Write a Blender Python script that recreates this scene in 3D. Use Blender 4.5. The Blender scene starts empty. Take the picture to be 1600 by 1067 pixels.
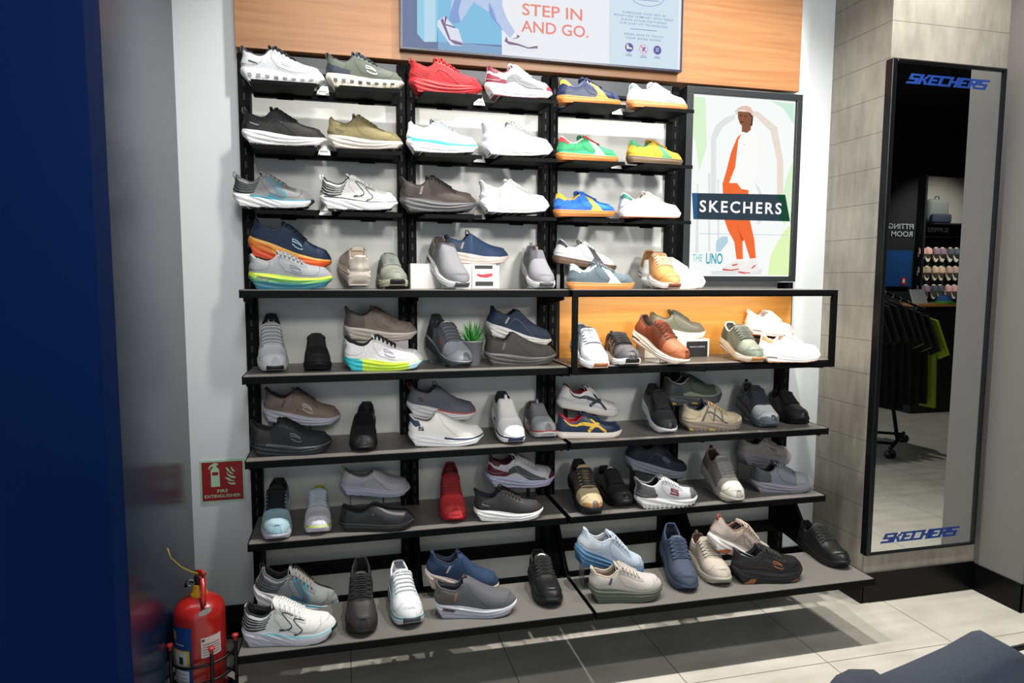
import bpy, bmesh, math, random
import numpy as np
from mathutils import Vector, Matrix, geometry
D = bpy.data
COL = bpy.context.scene.collection
SC = bpy.context.scene
random.seed(7)
# ------------------------------------------------------------------ camera
F_PX, YAW, PITCH, ROLL = 1058.2, 0.24332, 0.09265, -0.00347
cam_d = D.cameras.new('camera'); cam = D.objects.new('camera', cam_d); COL.objects.link(cam)
cam_d.sensor_fit = 'HORIZONTAL'; cam_d.sensor_width = 36.0; cam_d.lens = F_PX / 1600 * 36.0
cam_d.clip_start = 0.05
fw = Vector((math.sin(YAW) * math.cos(PITCH), math.cos(YAW) * math.cos(PITCH), -math.sin(PITCH)))
r0 = Vector((math.cos(YAW), -math.sin(YAW), 0)); d0 = fw.cross(r0)
rt = math.cos(ROLL) * r0 + math.sin(ROLL) * d0; dn = -math.sin(ROLL) * r0 + math.cos(ROLL) * d0
M = Matrix((rt, -dn, -fw)).transposed().to_4x4(); M.translation = Vector((0, -2.85, 1.468))
cam.matrix_world = M
SC.camera = cam
# ------------------------------------------------------------------ look
SC.view_settings.view_transform = 'Standard'; SC.view_settings.look = 'None'
SC.view_settings.gamma = 1.0; SC.view_settings.use_curve_mapping = False
SC.view_settings.exposure = 0.41
W = D.worlds.new('world'); SC.world = W; W.use_nodes = True
W.node_tree.nodes['Background'].inputs[0].default_value = (0.85, 0.92, 1.0, 1)
W.node_tree.nodes['Background'].inputs[1].default_value = 0.66
# ------------------------------------------------------------------ lights: one straight track above the shoe wall, more further out in the shop, and added fills
def spot(name, loc, target, power, size=75, blend=0.7, rad=0.035, col=(1, 0.97, 0.92)):
    l = D.lights.new(name, 'SPOT'); l.energy = power; l.spot_size = math.radians(size); l.spot_blend = blend
    l.shadow_soft_size = rad; l.color = col
    o = D.objects.new(name, l); COL.objects.link(o); o.location = loc
    o.rotation_euler = (Vector(target) - Vector(loc)).to_track_quat('-Z', 'Y').to_euler()
    return o
TRACK_Y, TRACK_Z = -0.775, 3.4
for x, tx, p in ((0.0, 0.1, 95), (0.75, 0.8, 120), (1.55, 1.6, 195), (2.45, 2.3, 125)):
    spot('track_spot', (x, TRACK_Y, TRACK_Z), (tx, -0.42, 0.6), p, 95, 0.9)
spot('shop_spot', (1.9, -3.4, 3.3), (1.45, 0, 1.95), 170, 50, 1.0, 0.22)
spot('shop_spot', (0.3, -3.6, 3.3), (0.2, 0, 1.9), 85, 52, 1.0, 0.22)
spot('panel_fill', (1.5, -5.3, 2.95), (1.15, 0, 1.80), 470, 30, 1.0, 0.30)  # unseen fill pair, added low and far back to brighten the upper back panels
spot('panel_fill', (0.2, -5.3, 2.95), (-0.05, 0, 1.80), 250, 30, 1.0, 0.30)
spot('shop_spot', (2.6, -2.2, 3.3), (2.0, -1.0, 0.0), 90, 80, 1.0, 0.08)
spot('shop_spot', (5.2, -3.2, 3.3), (5.0, -3.2, 0.0), 80, 110, 0.9, 0.05)
spot('shop_spot', (7.5, -4.4, 3.3), (7.8, -5.4, 1.6), 130, 80, 0.9, 0.05)
# warm area light added under the top board to brighten the wood backed box
al = D.lights.new('box_fill', 'AREA'); al.shape = 'RECTANGLE'; al.size = 1.05; al.size_y = .012; al.energy = 2.2; al.color = (1, .86, .68)
ao = D.objects.new('box_fill', al); COL.objects.link(ao); ao.location = (1.45, -.30, 1.392); ao.rotation_euler = (math.radians(35), 0, 0)

# ================================================================== helpers
def lin(c):
    c = c / 255.0
    return c / 12.92 if c <= 0.04045 else ((c + 0.055) / 1.055) ** 2.4
def rgb(h):
    if isinstance(h, str):
        h = h.lstrip('#'); return tuple(lin(int(h[i:i + 2], 16)) for i in (0, 2, 4)) + (1,)
    return tuple(lin(v) for v in h) + (1,)
_M = {}
def mat(h, rough=0.5, metal=0.0, kind='', emit=0.0, bump=0.0, scale=400, coat=0.0, spec=None, trans=0.0):
    key = (h, rough, metal, kind, emit, bump, scale, coat, spec, trans)
    if key in _M: return _M[key]
    m = D.materials.new('mat_%03d' % len(_M)); m.use_nodes = True; n = m.node_tree.nodes; lk = m.node_tree.links
    b = n['Principled BSDF']; c = rgb(h)
    b.inputs['Base Color'].default_value = c; b.inputs['Roughness'].default_value = rough; b.inputs['Metallic'].default_value = metal
    if coat: b.inputs['Coat Weight'].default_value = coat; b.inputs['Coat Roughness'].default_value = 0.08
    if spec is not None: b.inputs['Specular IOR Level'].default_value = spec
    if trans: b.inputs['Transmission Weight'].default_value = trans; b.inputs['IOR'].default_value = 1.3
    if emit: b.inputs['Emission Color'].default_value = c; b.inputs['Emission Strength'].default_value = emit
    m.diffuse_color = c
    tc = n.new('ShaderNodeTexCoord')
    if kind in ('knit', 'mesh', 'leather', 'suede', 'foam'):
        if kind in ('mesh', 'knit'):
            t = n.new('ShaderNodeTexVoronoi'); t.inputs['Scale'].default_value = 420 if kind == 'mesh' else 700; out = t.outputs['Distance']
        else:
            t = n.new('ShaderNodeTexNoise'); t.inputs['Scale'].default_value = {'leather': 260, 'suede': 900, 'foam': 120}[kind]; out = t.outputs['Fac']
        lk.new(tc.outputs['Object'], t.inputs['Vector'])
        bp = n.new('ShaderNodeBump'); bp.inputs['Strength'].default_value = {'mesh': .35, 'knit': .3, 'leather': .12, 'suede': .25, 'foam': .08}[kind]
        bp.inputs['Distance'].default_value = 0.001
        lk.new(out, bp.inputs['Height']); lk.new(bp.outputs['Normal'], b.inputs['Normal'])
        if kind in ('mesh', 'knit', 'suede'):
            mx = n.new('ShaderNodeMix'); mx.data_type = 'RGBA'; mx.inputs['A'].default_value = tuple(v * .78 for v in c[:3]) + (1,); mx.inputs['B'].default_value = tuple(min(1, v * 1.08 + .004) for v in c[:3]) + (1,)
            mr = n.new('ShaderNodeMapRange'); mr.inputs[1].default_value = .1; mr.inputs[2].default_value = .6
            lk.new(out, mr.inputs[0]); lk.new(mr.outputs[0], mx.inputs['Factor']); lk.new(mx.outputs['Result'], b.inputs['Base Color'])
    elif bump:
        t = n.new('ShaderNodeTexNoise'); t.inputs['Scale'].default_value = scale; lk.new(tc.outputs['Object'], t.inputs['Vector'])
        bp = n.new('ShaderNodeBump'); bp.inputs['Strength'].default_value = bump; bp.inputs['Distance'].default_value = .002
        lk.new(t.outputs['Fac'], bp.inputs['Height']); lk.new(bp.outputs['Normal'], b.inputs['Normal'])
    _M[key] = m
    return m
def emission(h, s):
    key = ('em', h, s)
    if key in _M: return _M[key]
    m = D.materials.new('glow_%03d' % len(_M)); m.use_nodes = True; n = m.node_tree.nodes; n.clear()
    e = n.new('ShaderNodeEmission'); e.inputs[0].default_value = rgb(h); e.inputs[1].default_value = s
    o = n.new('ShaderNodeOutputMaterial'); m.node_tree.links.new(e.outputs[0], o.inputs[0])
    m.diffuse_color = rgb(h); _M[key] = m
    return m

class MB:
    """collects geometry, builds ONE mesh object"""
    def __init__(s): s.v = []; s.f = []; s.mi = []; s.mats = []; s.sm = []
    def slot(s, m):
        if m not in s.mats: s.mats.append(m)
        return s.mats.index(m)
    def add(s, vs, fs, m, smooth=False):
        o = len(s.v); s.v.extend([tuple(float(c) for c in p) for p in vs]); k = s.slot(m)
        for f in fs: s.f.append([i + o for i in f]); s.mi.append(k); s.sm.append(smooth)
    def box(s, x0, x1, y0, y1, z0, z1, m, bev=0):
        if bev:
            b = min(bev, abs(x1 - x0) / 2.1, abs(y1 - y0) / 2.1, abs(z1 - z0) / 2.1)
            bm = bmesh.new(); bmesh.ops.create_cube(bm, size=1)
            for v in bm.verts: v.co = Vector(((x0 + x1) / 2 + v.co.x * (x1 - x0), (y0 + y1) / 2 + v.co.y * (y1 - y0), (z0 + z1) / 2 + v.co.z * (z1 - z0)))
            bmesh.ops.bevel(bm, geom=list(bm.edges), offset=b, segments=2, affect='EDGES', profile=.5)
            bm.verts.ensure_lookup_table(); bm.verts.index_update()
            s.add([v.co for v in bm.verts], [[v.index for v in f.verts] for f in bm.faces], m, False); bm.free(); return
        vs = [(x, y, z) for x in (x0, x1) for y in (y0, y1) for z in (z0, z1)]
        s.add(vs, [(0, 1, 3, 2), (4, 6, 7, 5), (0, 4, 5, 1), (2, 3, 7, 6), (0, 2, 6, 4), (1, 5, 7, 3)], m)
    def prism(s, poly, axis, a, b, m):
        """poly: 2D pts in the plane normal to axis"""
        def P(p, t): return {'x': (t, p[0], p[1]), 'y': (p[0], t, p[1]), 'z': (p[0], p[1], t)}[axis]
        n = len(poly); vs = [P(p, a) for p in poly] + [P(p, b) for p in poly]
        tri = geometry.tessellate_polygon([[Vector((p[0], p[1], 0)) for p in poly]])
        fs = [list(t) for t in tri] + [[i + n for i in reversed(t)] for t in tri]
        fs += [(i, (i + 1) % n, (i + 1) % n + n, i + n) for i in range(n)]
        s.add(vs, fs, m)
    def tube(s, pts, r, m, n=8, closed=False, caps=True, flat=1.0):
        pts = [Vector(p) for p in pts]; N = len(pts); rs = r if hasattr(r, '__len__') else [r] * N
        vs = []; up = None
        for i, p in enumerate(pts):
            a = pts[(i - 1) % N] if (closed or i > 0) else p; c = pts[(i + 1) % N] if (closed or i < N - 1) else p
            t = (c - a)
            t = t.normalized() if t.length > 1e-9 else Vector((0, 0, 1))
            if up is None: up = Vector((0, 0, 1)) if abs(t.z) < .9 else Vector((1, 0, 0))
            x = t.cross(up)
            if x.length < 1e-6: x = t.orthogonal()
            x.normalize(); y = x.cross(t).normalized(); up = y
            for k in range(n):
                an = 2 * math.pi * k / n
                vs.append(p + (x * math.cos(an) + y * math.sin(an) * flat) * rs[i])
        fs = []
        for i in range(N if closed else N - 1):
            j = (i + 1) % N
            for k in range(n): fs.append((i * n + k, i * n + (k + 1) % n, j * n + (k + 1) % n, j * n + k))
        if caps and not closed: fs.append(list(range(n))[::-1]); fs.append([(N - 1) * n + k for k in range(n)])
        s.add(vs, fs, m, True)
    def lathe(s, prof, c, m, n=32, caps=True):
        vs = []; fs = []
        for (r, z) in prof:
            for k in range(n):
                a = 2 * math.pi * k / n; vs.append((c[0] + r * math.cos(a), c[1] + r * math.sin(a), c[2] + z))
        for i in range(len(prof) - 1):
            for k in range(n): fs.append((i * n + k, i * n + (k + 1) % n, (i + 1) * n + (k + 1) % n, (i + 1) * n + k))
        if caps: fs.append(list(range(n))[::-1]); fs.append([(len(prof) - 1) * n + k for k in range(n)])
        s.add(vs, fs, m, True)
    def grid(s, P, m, mf=None, smooth=True, closeu=False, closev=False, flip=False):
        nu, nv = P.shape[:2]; o = len(s.v); s.v.extend(map(tuple, P.reshape(-1, 3).tolist()))
        for i in range(nu if closeu else nu - 1):
            for j in range(nv if closev else nv - 1):
                i2 = (i + 1) % nu; j2 = (j + 1) % nv
                f = [o + i * nv + j, o + i2 * nv + j, o + i2 * nv + j2, o + i * nv + j2]
                mm = mf(i, j) if mf else m
                if mm is None: continue
                s.f.append(f[::-1] if flip else f); s.mi.append(s.slot(mm)); s.sm.append(smooth)
    def build(s, name, parent=None):
        me = D.meshes.new(name); me.from_pydata(s.v, [], s.f)
        for m in s.mats: me.materials.append(m)
        me.polygons.foreach_set('material_index', s.mi); me.polygons.foreach_set('use_smooth', s.sm); me.update()
        o = D.objects.new(name, me); COL.objects.link(o)
        if parent is not None: o.parent = parent
        return o
def empty(name, loc=(0, 0, 0), rot=(0, 0, 0)):
    o = D.objects.new(name, None); o.empty_display_size = .05; COL.objects.link(o); o.location = loc; o.rotation_euler = rot
    return o
def tag(o, label, cat, group=None, kind=None):
    if label: o['label'] = label
    if cat: o['category'] = cat
    if group: o['group'] = group
    if kind: o['kind'] = kind
    return o
def struct(o): o['kind'] = 'structure'; return o
def offset_parent(o, root):
    """mesh was built in world coordinates; root is an un-rotated empty"""
    o.parent = root; o.location = -Vector(root.location)
    return o
_fc = {}
def text_mesh(mb, txt, box, m, to3d, shear=0.0, bold=0.0, spacing=1.0, tris_lift=0):
    """lay text inside box ((x0,z0),(x1,z1)) ; to3d maps 2D to 3D"""
    cu = D.curves.new('t', 'FONT'); cu.body = txt; cu.shear = shear; cu.offset = bold; cu.space_character = spacing; cu.resolution_u = 3
    ob = D.objects.new('t', cu); COL.objects.link(ob)
    bpy.context.view_layer.update()
    me = ob.evaluated_get(bpy.context.evaluated_depsgraph_get()).to_mesh()
    vs = [v.co.copy() for v in me.vertices]; fs = [list(p.vertices) for p in me.polygons]
    ob.to_mesh_clear(); D.objects.remove(ob); D.curves.remove(cu)
    x0 = min(v.x for v in vs); x1 = max(v.x for v in vs); y0 = min(v.y for v in vs); y1 = max(v.y for v in vs)
    (a0, b0), (a1, b1) = box
    mb.add([to3d(a0 + (v.x - x0) / (x1 - x0) * (a1 - a0), b0 + (v.y - y0) / (y1 - y0) * (b1 - b0)) for v in vs], fs, m)
def flat_poly(mb, poly, m, y):
    tri = geometry.tessellate_polygon([[Vector((p[0], p[1], 0)) for p in poly]])
    mb.add([(p[0], y, p[1]) for p in poly], [list(t) for t in tri], m)

FLAT={'poster': [('pgrey', [(1.5863, 1.8421), (1.578, 2.0869), (1.6017, 2.1423), (1.6519, 2.1812), (1.6929, 2.1926), (1.6936, 2.1746), (1.6329, 2.135), (1.6039, 2.0793), (1.6122, 1.8429)]), ('pwarm', [(1.6929, 2.1926), (1.798, 2.1898), (1.8751, 2.13), (1.9132, 2.0023), (1.9199, 1.8529), (1.9526, 1.854), (1.9457, 2.0038), (1.9065, 2.1502), (1.8076, 2.2132), (1.6922, 2.2107)]), ('pgreen', [(1.4612, 2.2567), (1.5468, 2.2552), (1.5588, 2.0499), (1.5266, 1.94), (1.502, 2.074), (1.4654, 2.1168)]), ('pgreen', [(2.0015, 2.0249), (2.0097, 1.8559), (1.9913, 1.732), (1.9588, 1.7217), (1.9342, 1.778), (1.9655, 1.9297)]), ('plime', [(1.8995, 1.578), (1.9605, 1.6837), (2.0006, 1.7227), (2.0029, 1.4876), (1.8871, 1.4871)]), ('pmint', [(1.8693, 2.2626), (1.9903, 2.2585), (1.9948, 2.1644), (1.935, 2.2347)]), ('pgrey', [(1.5161, 1.8865), (1.5239, 1.8868), (1.5336, 1.5852), (1.5177, 1.585)]), ('pgrey', [(1.5698, 1.9352), (1.5803, 1.9357), (1.592, 1.5907), (1.5813, 1.5905)]), ('pgrey', [(1.6158, 1.9089), (1.6237, 1.9092), (1.6361, 1.6344), (1.6254, 1.6342)]), ('pblue', [(1.6198, 1.6389), (1.6461, 1.6585), (1.6758, 1.659), (1.6793, 1.6351), (1.6431, 1.5913), (1.6188, 1.591)]), ('pgrey', [(1.7998, 1.9016), (1.8283, 1.8787), (1.8433, 1.8504), (1.8482, 1.7349), (1.8243, 1.7101), (1.8295, 1.85)]), ('pblue', [(1.5335, 1.6706), (1.9887, 1.672), (1.9888, 1.6696), (1.5336, 1.6678)]), ('pgrey', [(1.5976, 1.5044), (1.8604, 1.5158), (1.8502, 1.4912), (1.5982, 1.4875)]), ('phair', [(1.7602, 2.2103), (1.7832, 2.1889), (1.7806, 2.1505), (1.7661, 2.1424), (1.7542, 2.1781)]), ('pskin', [(1.7059, 2.207), (1.7572, 2.2074), (1.7771, 2.184), (1.773, 2.1537), (1.7557, 2.14), (1.7346, 2.1406), (1.7173, 2.156), (1.707, 2.1799)]), ('pskin', [(1.7282, 2.1448), (1.7732, 2.1501), (1.7743, 2.1228), (1.7537, 2.1098), (1.7291, 2.1203)]), ('phat', [(1.6936, 2.2035), (1.7023, 2.2185), (1.7227, 2.2306), (1.7488, 2.2341), (1.77, 2.2281), (1.7802, 2.2106), (1.7822, 2.1889), (1.7657, 2.2043), (1.7338, 2.215), (1.7078, 2.2116)]), ('phair', [(1.7138, 2.1912), (1.7263, 2.1919), (1.7265, 2.1883), (1.714, 2.1876)]), ('phair', [(1.7379, 2.1899), (1.7516, 2.1889), (1.7518, 2.1853), (1.7381, 2.1863)]), ('phair', [(1.7201, 2.1644), (1.7369, 2.1635), (1.736, 2.1598), (1.7202, 2.1607)]), ('porange', [(1.7071, 2.0955), (1.7294, 2.1131), (1.7236, 1.9939), (1.7042, 1.8966), (1.6398, 1.8851), (1.6602, 1.9546), (1.6783, 2.0285)]), ('pjacket', [(1.7127, 2.0848), (1.7333, 2.1205), (1.7535, 2.1162), (1.7791, 2.1358), (1.8035, 2.1078), (1.8143, 2.0533), (1.8143, 1.9517), (1.7912, 1.8906), (1.786, 1.8625), (1.7475, 1.8677), (1.7275, 1.8929), (1.6729, 1.8927), (1.7016, 1.9655)]), ('pgrey', [(1.7374, 2.0697), (1.7458, 2.0701), (1.7461, 2.0628), (1.7377, 2.0624)]), ('porange', [(1.6403, 1.8933), (1.7129, 1.896), (1.7355, 1.8707), (1.7711, 1.8671), (1.7847, 1.7333), (1.8103, 1.6469), (1.8221, 1.5644), (1.7917, 1.5616), (1.758, 1.646), (1.7502, 1.6362), (1.756, 1.5588), (1.7231, 1.5585), (1.7092, 1.6356), (1.6776, 1.683), (1.6569, 1.7303)]), ('porange2', [(1.7166, 1.7269), (1.7319, 1.6841), (1.758, 1.646), (1.7502, 1.6362), (1.7385, 1.6553)]), ('pshoe', [(1.6537, 1.5192), (1.699, 1.5437), (1.7259, 1.5561), (1.7646, 1.5492), (1.7679, 1.5346), (1.7384, 1.5149), (1.7004, 1.5074), (1.6569, 1.5071)]), ('pshoe', [(1.7331, 1.51), (1.7709, 1.5298), (1.7918, 1.5592), (1.8223, 1.5595), (1.8374, 1.5303), (1.8385, 1.5034), (1.7723, 1.4932), (1.7336, 1.4979)]), ('pred', [(1.6538, 1.5168), (1.6948, 1.5122), (1.7383, 1.5174), (1.7385, 1.5125), (1.7005, 1.506), (1.6569, 1.5071)]), ('pred', [(1.7333, 1.5052), (1.7776, 1.4996), (1.7942, 1.5007), (1.7944, 1.4958), (1.7613, 1.4932), (1.7347, 1.4979)]), ('pred', [(1.6994, 1.5341), (1.732, 1.5392), (1.7268, 1.5319), (1.7051, 1.5268)]), ('pred', [(1.7989, 1.5202), (1.8205, 1.5351), (1.8235, 1.5302), (1.8047, 1.5154)]), ('pband', [(1.4922, 1.8446), (1.9604, 1.8528), (1.9915, 1.7334), (1.5026, 1.7314)]), ('pband2', [(1.4922, 1.8446), (1.5174, 1.8454), (1.521, 1.7313), (1.5026, 1.7314)]), ('pband3', [(1.9239, 1.8521), (1.9604, 1.8528), (1.9915, 1.7334), (1.9349, 1.733)])], 'skechers_box': [(1.528, 1.7579), (1.5264, 1.8096), (1.9422, 1.8197), (1.9446, 1.7673)], 'the_box': [(1.503, 1.5467), (1.502, 1.5776), (1.5497, 1.5782), (1.5507, 1.5472)], 'uno_box': [(1.5687, 1.5354), (1.5671, 1.5832), (1.6514, 1.5842), (1.6531, 1.5361)], 'tv': [('tgrey', [(0.2368, 2.6291), (0.626, 2.6709), (0.6286, 2.3556), (0.2354, 2.3526)]), ('tblue2', [(0.3648, 2.6428), (0.626, 2.6709), (0.6285, 2.3906), (0.4532, 2.3851), (0.3742, 2.3821)]), ('tblue3', [(0.3742, 2.3821), (0.4532, 2.3851), (0.6285, 2.3833), (0.6286, 2.3556), (0.4379, 2.3531), (0.374, 2.3587)]), ('tblue1', [(0.2949, 2.6354), (0.3759, 2.644), (0.3704, 2.3814), (0.3202, 2.3772), (0.2935, 2.4056)]), ('tpale', [(0.3224, 2.6383), (0.3648, 2.6428), (0.3629, 2.3808), (0.3202, 2.3772)]), ('tpant', [(0.4391, 2.6153), (0.626, 2.6348), (0.6301, 2.5408), (0.6458, 2.4985), (0.6813, 2.4466), (0.6618, 2.4192), (0.6342, 2.4462), (0.5856, 2.4893), (0.5759, 2.5102), (0.5145, 2.5441), (0.463, 2.4636), (0.4384, 2.4542), (0.4177, 2.4649), (0.4217, 2.4958)]), ('tpant2', [(0.4388, 2.5439), (0.4652, 2.5465), (0.4537, 2.5024), (0.463, 2.4636), (0.4384, 2.4542), (0.4177, 2.4649), (0.4217, 2.4958)]), ('tpant2', [(0.5759, 2.5501), (0.5913, 2.5226), (0.6069, 2.4803), (0.6382, 2.4429), (0.6342, 2.4462), (0.5856, 2.4893), (0.5759, 2.5102)]), ('tshoe', [(0.3747, 2.461), (0.4009, 2.4795), (0.4159, 2.4647), (0.4383, 2.4398), (0.4534, 2.4375), (0.4703, 2.3884), (0.4684, 2.3737), (0.4229, 2.3735), (0.3708, 2.441)]), ('tmauve', [(0.384, 2.4636), (0.3934, 2.4717), (0.423, 2.3952), (0.4684, 2.3864), (0.4692, 2.3756), (0.4381, 2.3784), (0.4155, 2.3946)]), ('tmauve', [(0.4009, 2.4795), (0.4103, 2.4786), (0.4027, 2.451), (0.4421, 2.4437), (0.4383, 2.438), (0.3989, 2.4471)]), ('tshoe2', [(0.6383, 2.4061), (0.646, 2.4252), (0.6696, 2.4199), (0.6972, 2.4351), (0.7131, 2.4125), (0.7751, 2.3953), (0.7752, 2.3804), (0.7413, 2.3702), (0.6501, 2.3703), (0.6324, 2.3836)]), ('tmauve', [(0.6383, 2.4061), (0.646, 2.4252), (0.6539, 2.4075), (0.6934, 2.4016), (0.7371, 2.3904), (0.7751, 2.3998), (0.7764, 2.3899), (0.7372, 2.3855), (0.6934, 2.3942), (0.6579, 2.3949)]), ('tmauve', [(0.6893, 2.4363), (0.7032, 2.4301), (0.6913, 2.4217), (0.6657, 2.4158), (0.6893, 2.4252)]), ('tpane', [(1.0772, 2.7099), (1.3913, 2.7433), (1.3933, 2.3551), (1.0836, 2.3517)]), ('tline', [(1.1745, 2.5022), (1.2935, 2.5034), (1.2936, 2.5013), (1.1745, 2.5001)])], 'tv_text': {}, 'tv_small': [('SURROUND YOUR FEET IN', (1.2352, 2.5652), 0.1913), ('EFFORTLESS COMFORT WITH THESE', (1.2341, 2.5511), 0.2655), ('SLIP-IN STYLES FEATURING', (1.2344, 2.5361), 0.2034), ('OUR COZY FIT TECHNOLOGY', (1.2348, 2.5216), 0.2168), ('NEVER HAVE TO TOUCH', (1.2357, 2.4793), 0.1725), ('YOUR SHOES AGAIN', (1.2331, 2.4644), 0.1577)], 'icons': [(1.1711, 2.4256), (1.2355, 2.4239), (1.2985, 2.4251)], 'oval': [(1.2458, 2.6229), (1.2464, 2.5979), (1.1838, 2.6168), (1.3085, 2.6251)], 'step': [(0.7104, 2.5109), (0.7101, 2.5552), (0.9623, 2.564), (0.963, 2.5155)], 'andgo': [(0.7066, 2.4476), (0.7064, 2.4898), (0.9909, 2.4961), (0.9916, 2.4473)], 'above': [(0.8431, 2.5804), (0.865, 2.581)], 'sign': [('sg', [(-0.5727, 0.7481), (-0.3957, 0.7469), (-0.3943, 0.5724), (-0.5714, 0.5714)]), ('sr', [(-0.5653, 0.7396), (-0.4061, 0.7409), (-0.403, 0.5835), (-0.5633, 0.581)]), ('sg', [(-0.5269, 0.7051), (-0.5188, 0.7143), (-0.5174, 0.7215), (-0.5287, 0.7149), (-0.5312, 0.7066), (-0.5356, 0.7093), (-0.5307, 0.7224), (-0.5171, 0.7312), (-0.5103, 0.7345), (-0.4983, 0.7295), (-0.4996, 0.724), (-0.5063, 0.7232), (-0.5043, 0.7158), (-0.4957, 0.7067), (-0.4941, 0.6367), (-0.5271, 0.6362)]), ('sr', [(-0.5227, 0.6962), (-0.4994, 0.6959), (-0.4995, 0.6825), (-0.5226, 0.6823)]), ('sg', [(-0.4721, 0.7142), (-0.4622, 0.7094), (-0.4537, 0.6953), (-0.4406, 0.6834), (-0.4539, 0.6867), (-0.4648, 0.6973)]), ('sg', [(-0.4518, 0.7173), (-0.4443, 0.707), (-0.4362, 0.6942), (-0.4425, 0.6933), (-0.4511, 0.705)]), ('sg', [(-0.4698, 0.6944), (-0.4586, 0.6821), (-0.4359, 0.6732), (-0.4362, 0.6658), (-0.4545, 0.6708), (-0.4653, 0.6814)]), ('sg', [(-0.4768, 0.6723), (-0.4634, 0.6714), (-0.4503, 0.6607), (-0.4381, 0.6561), (-0.4415, 0.6539), (-0.4594, 0.6576)]), ('sg', [(-0.4673, 0.6545), (-0.4551, 0.6499), (-0.4367, 0.6486), (-0.437, 0.6408), (-0.4554, 0.6426)])], 'fire': [(-0.5045, 0.6117), (-0.5041, 0.6252), (-0.465, 0.6248), (-0.4654, 0.6112)], 'exting': [(-0.5519, 0.5919), (-0.5514, 0.6041), (-0.4187, 0.6053), (-0.4191, 0.5917)]}

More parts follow.
